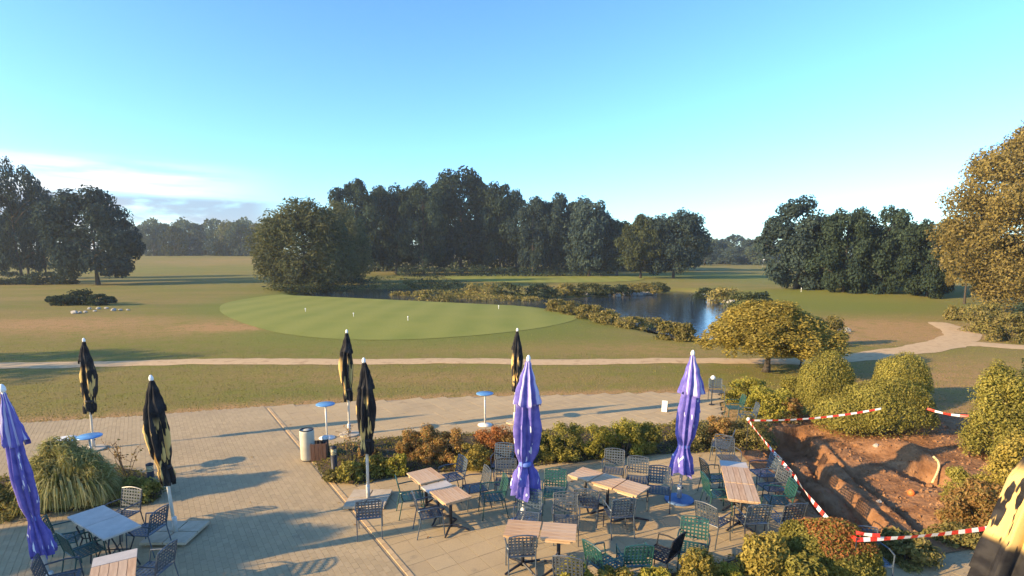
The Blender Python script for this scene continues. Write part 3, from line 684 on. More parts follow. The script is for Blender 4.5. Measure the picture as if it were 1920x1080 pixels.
def own_tree(name, pos, H, Wd, prof, mat, label, seed, K, n, leaf, cat='tree', **kw):
    rs = np.random.RandomState(seed); tk = {q: kw.pop(q) for q in ('r0', 'top', 'nb') if q in kw}
    V, Fq, C = cluster_crown(rs, prof, K, n, leaf / H, **kw)
    o = empty(name, (pos.x, pos.y, pos.z - .05)); o.scale = (Wd, Wd, H)
    V2 = V.copy()
    link('crown', npmesh('crown', V2, Fq, mat), o); link('trunk', trunk_mesh('trunk', C, rs, **tk), o); return tag(o, label, cat)
b = GT(1948, 592); own_tree('tree', b, D(1948, 214, b.y).z - b.z, 14.6, prof_oval, 'leaf_warm_light', 'huge tree with warm sun put into its leaf colour at the right edge of the picture', 5, 240, 100000, .125, fill=.25, hollow=.2, sz=(.06, .10), z0=.08, z1=.97, r0=.028, nb=30)
b = GT(1808, 570); own_tree('tree', b, 8.0, 4.4, prof_oval, 'leaf_warm_light', 'small warm-lit tree with a leaning trunk under the huge right tree', 6, 40, 12000, .09, sz=(.07, .14), z0=.22, z1=.97)
b = GT(1436, 697)
def umbrella_crown(t): return .5 * (1 - .72 * t ** 2.2) * (1 if t > .08 else .93)
own_tree('tree', b, D(1436, 563, b.y).z - b.z, 5.9, umbrella_crown, 'leaf_gold', 'umbrella-shaped ornamental tree with a flat golden crown by the path', 8, 420, 52000, .036, sz=(.042, .065), hollow=.05, squash=1.5, z0=.36, z1=.94, r0=.028, top=.6, nb=22)
b = GT(1500, 688); own_tree('tree', b, 2.0, 1.5, umbrella_crown, 'leaf_gold', 'lower drooping golden tree at the right of the umbrella-shaped tree', 9, 50, 13000, .036, sz=(.09, .15), hollow=.15, z0=.33, z1=.9, r0=.03, top=.6)
# trees left of the picture: their shadows lie over the terrace and the lawn; the second is added to shade the near left paving
for k, (x, y, h, w) in enumerate([(-20.5, 3.3, 5.8, 3.2), (-16.6, 4.9, 4.6, 3.8), (-43, 17.0, 9.5, 9.0), (-52, 15.5, 9.0, 8.0)]):
    own_tree('tree', Vector((x, y, 0)), h, w, prof_oval, 'leaf_olive', ORD[k] + ' unseen shade-giving garden tree standing left of the picture', 80 + k, 34, 4200, .16, sz=(.07, .14), z0=.2, z1=.96)['group'] = 'garden trees left of the picture'

# ------------------------------------------------------------------ shrubs
def shrub(px, ybase, wpx, ytop, mat, label, leaf=.05, n=5000, K=None, seed=None, name='shrub', cat='shrub', deep=.8, flat=False, smooth=False, red=None, zb=0.0, group=None, aspect=.55):
    b = G(px, ybase)
    if b.y > 21: b = GT(px, ybase)
    b.z += zb; H = max(.15, D(px, ytop, b.y).z - b.z); Wd = wpx / F * (b.y * CP + CAMZ * SP)
    rs = np.random.RandomState(seed if seed is not None else int(px * 7 + ybase)); sc = np.array([Wd, Wd * deep, H])
    K = K or 40
    if smooth:                                          # clipped ball: leaves lie in a skin
        d = rs.normal(size=(n, 3)); d[:, 2] = np.abs(d[:, 2]) * 1.0 - .35; d /= np.linalg.norm(d, axis=1, keepdims=True)
        lump = 1 + .05 * np.sin(d[:, 0] * 5 + 1) * np.sin(d[:, 1] * 5 + 2) + .04 * np.sin(d[:, 2] * 7 + d[:, 0] * 4)
        P = d * (rs.uniform(.80, 1.03, n) * lump)[:, None] * np.array([.5, .5, .62]) + np.array([0, 0, .40]); P[:, 2] = np.maximum(P[:, 2], .01); Nn = d + rs.normal(size=(n, 3)) * .5
    else:
        t = rs.uniform(0, 1, K) ** 1.2; a = rs.uniform(0, 6.283, K); rr = np.array([prof_dome(q * .9) for q in t]) * np.sqrt(rs.uniform(.25, 1, K)) * .82
        C = np.stack([np.cos(a) * rr, np.sin(a) * rr, t * .82 + .06], 1); s = rs.uniform(.10, .2, K); k = rs.choice(K, n)
        d = rs.normal(size=(n, 3)); d /= np.linalg.norm(d, axis=1, keepdims=True); P = C[k] + d * (s[k] * rs.uniform(.4, 1.1, n))[:, None]; P[:, 2] = np.maximum(P[:, 2], .01); Nn = d + rs.normal(size=(n, 3)) * .5 + np.array([0, 0, .3])
    V, Fq = leaf_quads(P * sc, Nn, leaf, rs, aspect)
    o = empty(name, b)
    if red:
        zc = V.reshape(-1, 4, 3)[:, 0]; top = (zc[:, 2] > H * .70) & (rs.uniform(size=n) < .62) & (zc[:, 0] > -Wd * .22) & (zc[:, 0] < Wd * .40)
        link('foliage', npmesh('foliage', V, Fq[~top], mat), o)
        c = link('red_foliage', npmesh('red_foliage', V, Fq[top], red), o); c['label'] = 'reddened leaves on the top of the bush'
    else: link('foliage', npmesh('foliage', V, Fq, mat), o)
    mb = MB()
    for q in range(6):
        a = q * 1.05; mb.tube([(0.03 * math.cos(a), .03 * math.sin(a), -.03), (Wd * .2 * math.cos(a), Wd * .2 * deep * math.sin(a), H * .6)], [.02, .008], 5)
    mb.build('stems', 'bark', o)
    return tag(o, label, cat, group)
for q in shrub_later: shrub(*q)
# clipped bushes round the excavation
shrub(1543, 788, 102, 664, 'leaf_box', 'round clipped bush left of the gap beside the excavation', .028, 20000, smooth=True, deep=.9)
shrub(1686, 752, 96, 665, 'leaf_box', 'round clipped bush right of the gap behind the excavation', .028, 17000, smooth=True, deep=.9)
shrub(1655, 812, 172, 713, 'leaf_box', 'wide rounded bush in front of the two clipped balls', .03, 18000, smooth=True, deep=.7)
shrub(1590, 810, 130, 738, 'leaf_box', 'low bush against the left side of the wide rounded bush', .03, 14000, deep=.7, smooth=True)
shrub(1440, 784, 104, 722, 'leaf_lime', 'yellow-green bush below the umbrella-shaped tree', .034, 12000)
shrub(1400, 752, 86, 706, 'leaf_lime', 'loose lime-green bush behind the yellow-green bush', .034, 9000)
shrub(1488, 745, 76, 702, 'leaf_box', 'olive bush between the umbrella-shaped tree and the round clipped bush', .034, 8000)
shrub(1478, 792, 54, 745, 'leaf_russet', 'small russet bush at the far corner of the tape', .05, 2500)
shrub(1868, 862, 122, 676, 'leaf_box', 'tall yellowish hedge bush at the right edge', .03, 26000, K=90, deep=.9)
shrub(1935, 840, 90, 560, 'leaf_olive', 'dark olive bush cut by the right edge behind the tall hedge bush', .05, 4500)
shrub(1902, 978, 130, 812, 'leaf_gold', 'bronze bush in front of the tall hedge bush at the right edge', .03, 20000, K=70)
shrub(1808, 950, 92, 868, 'leaf_box', 'small green bush on the right slope of the excavation', .028, 9000)
shrub(1838, 995, 150, 905, 'leaf_russet', 'low russet undergrowth at the lower right of the excavation', .03, 13000)
shrub(1546, 1080, 186, 982, 'leaf_box', 'large clipped bush with a reddened top below the tape corner', .024, 30000, smooth=True, deep=.8, red='leaf_red')
shrub(1695, 1052, 120, 998, 'leaf_bank', 'low olive bush behind the near barrier tape', .04, 6000)
shrub(1800, 1018, 110, 985, 'leaf_bank', 'low weeds along the near edge of the excavation', .035, 4000)
shrub(1425, 1112, 124, 1008, 'leaf_gold', 'leafy yellow bush at the bottom left of the reddened bush', .032, 15000, K=60)
shrub(1500, 1130, 120, 1040, 'leaf_box', 'olive bush at the bottom edge under the reddened bush', .04, 6000)
for k, (x, w, yt) in enumerate([(1075, 80, 1050), (1150, 90, 1066), (1230, 90, 1064), (1305, 90, 1030), (1360, 80, 1056)]):
    shrub(x, 1125, w, yt, ('leaf_lime', 'leaf_gold')[k % 2], '%s yellow shrub from the left along the bottom edge' % ORD[k], .032, 7000, group='yellow shrubs along the bottom edge')
# planting bed in the middle of the terrace
MID = [(776, 868, 62, 804, 'leaf_russet'), (806, 872, 66, 800, 'leaf_russet'), (846, 872, 62, 806, 'leaf_russet'), (925, 866, 84, 792, 'leaf_red'), (884, 882, 76, 834, 'leaf_gold'), (960, 872, 60, 812, 'leaf_russet'),
       (1030, 866, 50, 812, 'leaf_box'), (1064, 864, 76, 796, 'leaf_box'), (1122, 862, 70, 800, 'leaf_lime'), (1172, 856, 64, 786, 'leaf_lime'), (1216, 852, 54, 796, 'leaf_box'), (1290, 838, 90, 785, 'leaf_bank'), (1345, 836, 80, 783, 'leaf_russet'), (1405, 836, 96, 782, 'leaf_bank')]
MLAB = ['leftmost russet shrub in the terrace bed', 'russet shrub second from the left in the terrace bed', 'russet shrub third from the left in the terrace bed', 'reddest shrub behind the blue chairs in the terrace bed', 'golden low shrub in front of the russet shrubs',
        'russet shrub just left of the middle violet parasol', 'small olive shrub just right of the middle violet parasol', 'broad olive shrub right of the middle violet parasol', 'lime shrub in the middle of the green row', 'tallest yellow-green shrub of the green row', 'olive shrub ending the green row on the right', 'bank-green hedge shrub behind the right violet parasol', 'brownish hedge shrub behind the blue chair', 'dull green hedge shrub next to the tape post']
for (x, yb, w, yt, m), l in zip(MID, MLAB): shrub(x, yb, w * 1.05, yt - 4, m, l, .026, 5600, K=26, zb=.1)
for k, (x, yb, w, yt, m) in enumerate([(655, 905, 60, 862, 'leaf_box'), (705, 893, 66, 852, 'leaf_box'), (745, 892, 50, 850, 'leaf_lime'), (625, 905, 40, 880, 'leaf_bank'), (690, 865, 46, 835, 'leaf_russet')]):
    shrub(x, yb, w, yt, m, ('low green plant beside the lamp bollard', 'low green plant behind the white parasol pole', 'lime perennial at the left of the russet shrubs', 'low weeds at the corner of the terrace bed', 'sparse russet plant at the back of the terrace bed')[k], .035, 1500, zb=.08, cat='plant', name='perennial')
shrub(262, 938, 90, 895, 'leaf_box', 'low green plants beside the tall grass clump', .035, 3500, zb=.08, cat='plant', name='perennial')
shrub(20, 965, 120, 898, 'leaf_bank', 'low olive hedge plant left of the tall grass clump', .035, 4500, zb=.05)
def ground_cover():
    rs = np.random.RandomState(33); Vs = []; Fs = []; o = 0
    for bd, dens in ((BED_MID, 420), (BED_LEFT, 420), (BED_FRONT, 420)):
        P = np.array(bd); lo, hi = P.min(0) - .1, P.max(0) + .1; n = int((hi - lo).prod() * dens); X = rs.uniform(lo[0], hi[0], n); Y = rs.uniform(lo[1], hi[1], n); d = poly_dist(bd, X, Y)
        dens2 = np.sin(X * 2.1 + 1) * np.sin(Y * 2.7) + rs.uniform(-.8, 1.2, n); ok = (d < .08) & (dens2 > -.35); X, Y, d = X[ok], Y[ok], d[ok]; n = len(X)
        Z = .05 + .10 * ss(-d, 0, .6) + rs.uniform(0, .13, n) ** 1.3
        V, Fq = leaf_quads(np.stack([X, Y, Z], 1), rs.normal(size=(n, 3)) + np.array([0, 0, .8]), .035, rs, .4); Vs.append(V); Fs.append(Fq + o); o += len(V)
    tag(link('ground_cover', npmesh('ground_cover', np.concatenate(Vs), np.concatenate(Fs), 'leaf_turf')), 'low weeds and grass covering the planting beds', 'ground cover', kind='stuff')
ground_cover()
# far shrubs
for k, (x, yb, w, yt) in enumerate([(118, 572, 56, 552), (152, 571, 60, 541), (185, 572, 54, 550), (205, 568, 30, 556), (100, 567, 30, 554)]):
    shrub(x, yb, w, yt, 'leaf_dark', ('low dark bush left in the island bed on the left field', 'tallest dark bush in the island bed on the left field', 'dark bush right in the island bed on the left field', 'smallest dark bush at the right end of the island bed', 'smallest dark bush at the left end of the island bed')[k], .10, 1500)
shrub(1560, 648, 62, 590, 'leaf_bank', 'bush beside the path right behind the umbrella-shaped tree', .06, 3500)
for k, (x, yb, w, yt) in enumerate([(1842, 622, 92, 566), (1895, 640, 90, 586), (1930, 618, 80, 560), (1790, 600, 40, 572)]):
    shrub(x, yb, w, yt, ('leaf_bank', 'leaf_bank', 'leaf_dark', 'leaf_bank')[k], ('rounded bush under the huge warm-lit tree', 'wide low bush beside the path under the huge tree', 'dark bush cut by the right edge under the huge tree', 'little bush at the foot of the leaning warm-lit tree')[k], .08, 3500)
# banks of the pond
BK = [(560, 548, 90, 524), (650, 545, 100, 516), (735, 542, 100, 515), (800, 542, 80, 516), (745, 562, 22, 547), (772, 563, 26, 547), (815, 566, 60, 545), (862, 566, 60, 552), (910, 570, 70, 552), (975, 572, 60, 556),
      (850, 552, 70, 524), (905, 553, 60, 527), (955, 556, 50, 528), (1012, 557, 44, 529), (1058, 556, 40, 529), (1105, 554, 60, 531), (1150, 553, 60, 532), (1200, 550, 60, 530), (1232, 547, 40, 528),
      (1330, 562, 50, 540), (1362, 568, 60, 538), (1400, 580, 60, 546), (1425, 572, 40, 548), (1390, 605, 60, 580)]
for k, (x, yb, w, yt) in enumerate(BK):
    g0, nm = max((q for q in ((0, 'bush from the left on the bank below the willow'), (4, 'bush from the left behind the putting green edge'), (10, 'bush from the left on the bank below the tee'), (19, 'bush from the left on the right-hand bank of the pond')) if q[0] <= k))
    shrub(x, yb, w * (1.9 if 4 <= k < 10 else 1.4), yt - (2 if 4 <= k < 10 else 0), 'leaf_bank' if 4 <= k < 10 else ('leaf_olive', 'leaf_dark', 'leaf_bank')[k % 3], ORD[k - g0] + ' waterside ' + nm, .12, 1700, name='waterside_bush', group='bushes on the banks of the pond', seed=300 + k)
HD = [(1045, 584, 40, 562), (1075, 590, 44, 566), (1105, 598, 44, 572), (1135, 607, 44, 580), (1185, 616, 50, 594), (1222, 624, 50, 597), (1262, 636, 50, 602), (1285, 640, 26, 608)]
for k, (x, yb, w, yt) in enumerate(HD):
    shrub(x, yb, w * 1.5, yt - 2, 'leaf_bank', '%s reed bush from the left along the near shore of the pond' % ORD[k], .075, 3200, name='reed_bush', group='reed bushes along the near shore', seed=400 + k)
for k in range(9):
    x = 760 + k * 46; shrub(x, 518, 60, 497, 'leaf_dark', ORD[k] + ' dark low bush from the left at the foot of the wood', .2, 500, name='undergrowth_bush', group='dark bushes at the foot of the wood', seed=500 + k)
rs_ = random.Random(9)
for k in range(22):
    x = rs_.uniform(1085, 1232); p = G(x, rs_.uniform(551, 555.5), WATER_Z + .1); o = rock('bank_stone', rs_.uniform(.25, .55), 'stone', 600 + k); o.location = (p.x, p.y, WATER_Z + .15)
    tag(o, 'pale stone in the row edging the far bank of the pond', 'stone', 'stones edging the far bank')
for k, x in enumerate((1330, 1345, 1358, 1372)):
    p = G(x, 563 + k * 2, WATER_Z + .1); o = rock('bank_stone', rs_.uniform(.2, .45), 'stone', 640 + k); o.location = (p.x, p.y, WATER_Z + .2)
    tag(o, ORD[k] + ' pale stone from the left on the right-hand bank of the pond', 'stone', 'stones on the right bank')
for k, (x, y, s) in enumerate([(140, 588, .32), (150, 587, .2), (168, 580, .22), (185, 580, .26), (200, 579, .2), (213, 583, .3), (160, 586, .18), (226, 582, .18), (240, 582, .16), (178, 584, .16)]):
    p = GT(x, y); o = rock('field_stone', s, 'stone', 660 + k); o.location = (p.x, p.y, p.z + s * .3)
    o.scale = (.8, .8, .7); tag(o, 'pale stone in the small heap on the left field', 'stone', 'stones heaped on the left field')
for k, (x, y, s) in enumerate([(1572, 626, .35), (1585, 622, .28), (1560, 629, .22)]):
    p = GT(x, y); o = rock('boulder', s, 'stone', 690 + k); o.location = (p.x, p.y, p.z + s * .3)
    tag(o, ('largest pale boulder by the bush behind the umbrella-shaped tree', 'right pale boulder by the bush behind the umbrella-shaped tree', 'smallest pale boulder by the bush behind the umbrella-shaped tree')[k], 'boulder')

def grass_clump(px, ybase, wpx, ytop, label):
    b = G(px, ybase); H = D(px, ytop, b.y).z; Wd = wpx / F * (b.y + .8); rs = np.random.RandomState(2); n = 2200
    a = rs.uniform(0, 6.283, n); r0 = rs.uniform(0, .50, n) * Wd; ln = rs.uniform(.75, 1.2, n) * H * 1.15; out = rs.uniform(.12, .95, n) ** .8 * Wd * .60; dirx, diry = np.cos(a), np.sin(a)
    segs = 5; V = []; w = rs.uniform(.010, .024, n)
    pts = []
    for s in range(segs + 1):
        t = s / segs; rr = r0 * 0.7 + out * t ** 1.2; side_ = np.sin(t * 3 + a * 7) * .05 * t; z = ln * (1.25 * t - 1.15 * t ** 2.2 * (.35 + .65 * out / (Wd * .55))); pts.append(np.stack([dirx * rr - diry * side_, (diry * rr + dirx * side_) * .8, np.maximum(z, .02)], 1))
    for s in range(segs + 1):
        t = s / segs; ww = (w * (1 - t ** 2 * .9))[:, None] * np.stack([-diry, dirx, np.zeros(n)], 1); V += [pts[s] - ww, pts[s] + ww]
    V = np.stack(V, 1).reshape(-1, 3); m = 2 * (segs + 1); base = np.arange(n)[:, None, None] * m
    q = np.array([[2 * s, 2 * s + 1, 2 * s + 3, 2 * s + 2] for s in range(segs)])[None]; Fq = (base + q).reshape(-1, 4)
    o = empty('ornamental_grass', (b.x, b.y, .05)); link('blades', npmesh('blades', V, Fq, 'leaf_straw'), o)
    K = 60; t = rs.uniform(0, 1, K); a = rs.uniform(0, 6.283, K); rr = np.sqrt(1 - (t * .95) ** 2) * np.sqrt(rs.uniform(.2, 1, K)) * .46 * Wd
    C = np.stack([np.cos(a) * rr, np.sin(a) * rr * .8, (.12 + .82 * t) * H], 1); m = 7000; k = rs.choice(K, m); d = rs.normal(size=(m, 3)); d /= np.linalg.norm(d, axis=1, keepdims=True); P = C[k] + d * .17 * rs.uniform(.3, 1, m)[:, None]; P[:, 2] = np.maximum(P[:, 2], .03)
    out_ = P / (np.linalg.norm(P, axis=1, keepdims=True) + 1e-6); T = out_ * .55 + rs.normal(size=(m, 3)) * .45 + np.array([0, 0, -.55]); T /= np.linalg.norm(T, axis=1, keepdims=True); B = np.cross(T, rs.normal(size=(m, 3))); B /= np.linalg.norm(B, axis=1, keepdims=True); s_ = rs.uniform(.06, .15, m)[:, None]
    up = np.array([0, 0, .03]); V2 = np.stack([P - T * s_, P - B * .011 + up, P + T * s_, P + B * .011 + up], 1).reshape(-1, 3)
    link('plumes', npmesh('plumes', V2, np.arange(4 * m).reshape(-1, 4), 'leaf_straw'), o); tag(o, label, 'grass clump')
grass_clump(130, 945, 124, 832, 'tall arching clump of pampas-like grass in the left bed')
grass_clump(88, 955, 66, 872, 'smaller grass clump at the left foot of the tall arching clump')
grass_clump(182, 948, 62, 866, 'smaller grass clump at the right foot of the tall arching clump')
def twigs(px, ybase, ytop, wpx, label, seed, leafmat):
    b = G(px, ybase); H = D(px, ytop, b.y).z; Wd = wpx / F * b.y; rs = random.Random(seed); o = empty('bare_shrub', (b.x, b.y, .05)); mb = MB(); P = []
    for k in range(9):
        e = Vector((rs.uniform(-.5, .5) * Wd, rs.uniform(-.3, .3) * Wd, H * rs.uniform(.65, 1))); m = e * .5 + Vector((rs.uniform(-.1, .1) * Wd, 0, .06)); mb.tube([(0, 0, 0), m, e], [.008, .006, .003], 5)
        for j in range(5):
            f = m.lerp(e, rs.random()); g = f + Vector((rs.uniform(-.16, .16), rs.uniform(-.1, .1), rs.uniform(0, .16))); mb.tube([f, g], [.004, .002], 4); P += [g, f.lerp(g, .6)]
    mb.build('twigs', 'bark', o); P = np.array([tuple(p) for p in P]); r2 = np.random.RandomState(seed); V, Fq = leaf_quads(P, r2.normal(size=P.shape), .03, r2); link('leaves', npmesh('leaves', V, Fq, leafmat), o)
    tag(o, label, 'shrub')
twigs(240, 905, 835, 70, 'thin bare shrub with few russet leaves right of the grass clump', 1, 'leaf_russet')
twigs(660, 895, 800, 70, 'thin bare shrub with few russet leaves behind the lamp bollard', 2, 'leaf_russet')

def lawn_tufts():
    rs = np.random.RandomState(21); n = 70000
    Y = 15 * np.exp(rs.uniform(0, 1, n) ** 1.3 * math.log(3.2)); X = rs.uniform(-1.02, 1.02, n) * Y
    ok = (poly_dist(PATIO, X, Y) > -.06) & (poly_dist(PIT, X, Y) > .4) & (poly_dist(POND, X, Y) > .5)
    path = np.zeros(n, bool)
    X, Y = X[ok], Y[ok]; n = len(X); Z = terr(X, Y)
    Z = np.where(poly_dist(PATIO, X, Y) < .03, np.maximum(Z, .0), Z)
    h = rs.uniform(.02, .05, n); a = rs.uniform(0, 6.283, n); w = rs.uniform(.008, .022, n); P = np.stack([X, Y, Z - .01], 1)
    T = np.stack([np.cos(a) * w, np.sin(a) * w, 0 * w], 1); L = np.stack([rs.normal(0, .02, n), rs.normal(0, .02, n), h], 1)
    V = np.stack([P - T, P + T, P + L + T * .3, P + L - T * .3], 1).reshape(-1, 3)
    return V, np.arange(4 * n).reshape(-1, 4), X, Y
V_, F_, X_, Y_ = lawn_tufts()
def off_path(V, Fq):
    keep = np.ones(len(Fq), bool)
    for nm in ('gravel_path', 'gravel_path.001', 'putting_green'):
        P = np.array([v.co[:] for v in bpy.data.objects[nm].data.vertices]); C = V.reshape(-1, 4, 3)[:, 0, :2]
        cell = .45; keys = set(map(tuple, np.floor(P[:, :2] / cell).astype(int))); kk = np.floor(C / cell).astype(int)
        keep &= np.array([tuple(q) not in keys for q in kk])
    return Fq[keep]
F_ = off_path(V_, F_)
tag(link('grass', npmesh('grass', V_, F_, 'leaf_turf')), 'short rough grass of the lawn', 'grass', kind='stuff')

# ------------------------------------------------------------------ parasols
PAVE = .034
def interp(prof, z):
    for (z0, r0), (z1, r1) in zip(prof, prof[1:]):
        if z <= z1: t = (z - z0) / (z1 - z0 + 1e-9); t = t * t * (3 - 2 * t); return r0 + (r1 - r0) * t
    return prof[-1][1]
def folded_cloth(prof, nfold, seed, depth=.22, n=96, rows=60, hem=.05, drift=.05):
    rs = random.Random(seed); z0, z1 = prof[0][0], prof[-1][0]; ph = rs.uniform(0, 6.28); tw = rs.uniform(-.35, .35)
    ov = [(rs.randint(1, 3), rs.uniform(0, 6.28), rs.uniform(.03, .11)) for _ in range(4)]
    fd = [rs.uniform(.5, 1.4) for _ in range(nfold)]; dx, dy = rs.uniform(-drift, drift), rs.uniform(-drift, drift)
    vs = []; fs = []
    for i in range(rows + 1):
        t = i / rows; z = z0 + (z1 - z0) * t; r = interp(prof, z)
        for k in range(n):
            a = 2 * math.pi * k / n; u = (a / (2 * math.pi) * nfold + ph / 6.28 + tw * math.sin(t * 4)) % nfold; j = int(u) % nfold; w = u - int(u)
            fold = (abs(w * 2 - 1) ** .8 - .45) * 2 * fd[j]
            s = 1 + depth * fold * (1 - .75 * t ** 3) + sum(am * math.cos(m * a + p + z * 2.2) for m, p, am in ov)
            zz = z + (hem * math.sin(j * 2.3 + ph) * (1 - t) ** 6 + hem * .5 * math.cos(a * 3) * (1 - t) ** 6)
            lean = math.sin(t * math.pi); vs.append((r * s * math.cos(a) + dx * lean, r * s * math.sin(a) + dy * lean, zz))
    for i in range(rows):
        for k in range(n): q = (k + 1) % n; fs.append((i * n + k, i * n + q, (i + 1) * n + q, (i + 1) * n + k))
    fs.append(tuple((rows) * n + k for k in range(n)))
    return MB().add(vs, fs)
def parasol(base_px, top_px, kind, label, seed, base='disc', group=None, pos=None, cloth='canopy_black', slim=1.0):
    if pos is None:
        b = G(*base_px, PAVE); tp = D(*top_px, b.y); H = tp.z - b.z; lean = math.atan2(tp.x - b.x, H); L = math.hypot(H, tp.x - b.x)
    else: b, lean, L = pos
    o = empty('parasol', (b.x, b.y, PAVE)); k = L / 2.9; o.scale = (k, k, k)
    if kind == 'purple':
        folded_cloth([(.58, .185), (.8, .16), (1.10, .085), (1.35, .14), (1.7, .155), (2.1, .13), (2.5, .09), (2.80, .04)], 8, seed, .34).build('canopy', 'canopy_purple', o, True)
        folded_cloth([(2.14, .195), (2.3, .165), (2.55, .11), (2.8, .05), (2.88, .022)], 8, seed + 1, .24, hem=.03, drift=.01).build('top_skirt', 'canopy_purple', o, True)
        MB().lathe([(.098, 1.07), (.106, 1.085), (.106, 1.125), (.098, 1.14)], 20).build('tie_strap', 'strap_blue', o, True)
    else:
        folded_cloth([(.35, .20), (.9, .19), (1.3, .17), (1.9, .165), (2.3, .135), (2.6, .085), (2.82, .04)] if slim > 1.5 else [(1.00, .095), (1.15, .105), (1.30, .085), (1.6, .128), (1.95, .148), (2.3, .122), (2.6, .078), (2.82, .04)], 8, seed, .32).build('canopy', cloth, o, True)
        folded_cloth([(2.32, .14), (2.45, .112), (2.65, .078), (2.8, .048), (2.88, .02)], 8, seed + 1, .16, hem=.04, drift=.01).build('top_skirt', cloth, o, True)
        if slim < 1.5: MB().lathe([(.096, 1.27), (.102, 1.28), (.102, 1.32), (.096, 1.33)], 20).build('tie_strap', 'iron_black', o, True)
    MB().lathe([(.028, .05), (.028, 1.4), (.026, 2.84)], 14).build('pole', 'pole_white' if kind == 'black' else 'pole_metal', o, True)
    MB().lathe([(.024, 2.84), (.036, 2.86), (.036, 2.90), (.018, 2.94), (.003, 2.95)], 14).build('finial', 'paint_white', o, True)
    if base == 'disc':
        bb = MB().lathe([(.27, 0), (.275, .015), (.27, .035), (.08, .055), (.05, .06)], 28).build('base_plate', 'blue_base' if kind == 'purple' else 'concrete_slab', o)
        MB().lathe([(.045, .055), (.045, .30), (.036, .32)], 14).build('socket', 'pole_metal', bb, True)
        MB().lathe([(.0, 0), (.02, .004), (.024, .02), (.0, .03)], 10, (.05, 0, .24), caps=False).build('clamp_knob', 'iron_black', bb)
    else:
        bb = empty_part = MB().box((0, 0, .018), (.96, .05, .03), Matrix.Rotation(R(45), 3, 'Z')).box((0, 0, .021), (.05, .96, .031), Matrix.Rotation(R(45), 3, 'Z')).build('base_cross', 'pole_metal', o)
        MB().lathe([(.04, .03), (.04, .34), (.033, .36)], 14).build('socket', 'pole_metal', bb, True)
        for q in range(4 if base == 'slabs' else 2):
            a = R(45 + 90 * q + 45); sx, sy = (.205 * (1 if q in (0, 3) else -1), .205 * (1 if q in (0, 1) else -1))
            MB().box((sx, sy, .058), (.39, .39, .045), Matrix.Rotation(random.uniform(-.03, .03), 3, 'Z'), taper=.985).build('concrete_weight', 'concrete_slab', bb)
    for ch in o.children:
        if not ch.name.startswith(('base', 'socket')): ch.rotation_euler = (0, lean, 0)
        if ch.name.startswith(('canopy', 'top_skirt', 'tie')): ch.scale = (slim, slim, 1)
    return tag(o, label, 'parasol', group)
GB, GV = 'closed black and gold parasols', 'closed violet parasols'
parasol((176, 842), (157, 637), 'black', 'closed black parasol at the far left behind the grass clump', 1, 'disc', GB)
parasol((330, 1004), (283, 708), 'black', 'closed black and gold parasol on a slab base at the left of the terrace', 22, 'slabs', GB)
parasol((655, 815), (650, 621), 'black', 'closed black and gold parasol furthest back behind the waste bin', 3, 'disc', GB)
parasol((691, 940), (682, 675), 'black', 'closed black and gold parasol standing on pale slabs in front of the bed', 14, 'slabs', GB)
parasol((965, 792), (970, 618), 'black', 'closed black and gold parasol behind the middle violet parasol', 5, 'disc', GB)
parasol((98, 1112), (4, 727), 'purple', 'closed violet parasol leaning at the left edge', 6, 'disc', GV, slim=.56)
parasol((981, 985), (991, 671), 'purple', 'closed violet parasol in the middle behind the wooden double table', 37, 'disc', GV)
parasol((1273, 938), (1299, 661), 'purple', 'closed violet parasol with a blue disc base on the right of the terrace', 8, 'disc', GV)
tp = G(2004, 790, 2.95); parasol(None, None, 'black', 'closed gold and black parasol cut by the lower right corner', 29, 'disc', GB, pos=(Vector((tp.x - .62, tp.y, PAVE)), math.atan2(.62, 2.9), 2.97), cloth='canopy_gold', slim=1.7)

# ------------------------------------------------------------------ tables
def wood_table(c, ang, lx, ly, label, mat='table_wood', drop=0.0, style='pedestal', group=None):
    o = empty('table', (c.x, c.y, PAVE), ang); z = .74 - PAVE - drop; n = max(3, round(ly / .115)); w = ly / n
    if mat == 'table_wood':
        me = MB().box((0, 0, 0), (lx - .012, w - .006, .028), taper=.995).mesh('plank', [mat])
        for i in range(n): link('plank', me, o, None, (0, -ly / 2 + (i + .5) * w, z - .014))
        for s in (-1, 1): MB().box((s * (lx / 2 - .06), 0, z - .045), (.05, ly - .06, .03)).build('batten', mat, o)
        for s in (-1, 1): MB().box((0, s * (ly / 2 - .018), z - .05), (lx - .18, .024, .036)).build('apron', mat, o)
    else:
        MB().box((0, 0, z - .015), (lx - .008, ly - .008, .03)).build('tabletop', mat, o); MB().box((0, 0, z - .045), (lx - .2, ly - .2, .028)).build('support_frame', 'iron_black', o)
    if style == 'pedestal':
        MB().lathe([(.03, .05), (.03, z - .06)], 12).build('column', 'iron_black', o, True)
        MB().box((0, 0, z - .064), (.34, .05, .012)).box((0, 0, z - .0645), (.05, .34, .012)).build('top_bracket', 'iron_black', o)
        for a in (45, 135, 225, 315):
            r = Matrix.Rotation(R(a), 3, 'Z'); MB().tube([r @ Vector((0, 0, .10)), r @ Vector((.16, 0, .07)), r @ Vector((.36, 0, .02))], [.026, .022, .018], 6).build('foot', 'iron_black', o)
    else:
        for sx in (-1, 1):
            for sy in (-1, 1):
                p = [(sx * lx * .20, sy * ly * .2, z - .05), (sx * lx * .36, sy * ly * .34, z * .72), (sx * lx * .26, sy * ly * .26, z * .42), (sx * lx * .40, sy * ly * .40, .01)]
                MB().tube(p, [.013] * 4, 6).build('leg', 'iron_black', o)
        MB().tube([(-lx * .26, -ly * .26, z * .42), (lx * .26, ly * .26, z * .42)], .010, 6).tube([(-lx * .26, ly * .26, z * .42), (lx * .26, -ly * .26, z * .421)], .010, 6).build('stretcher', 'iron_black', o)
    return tag(o, label, 'table', group)
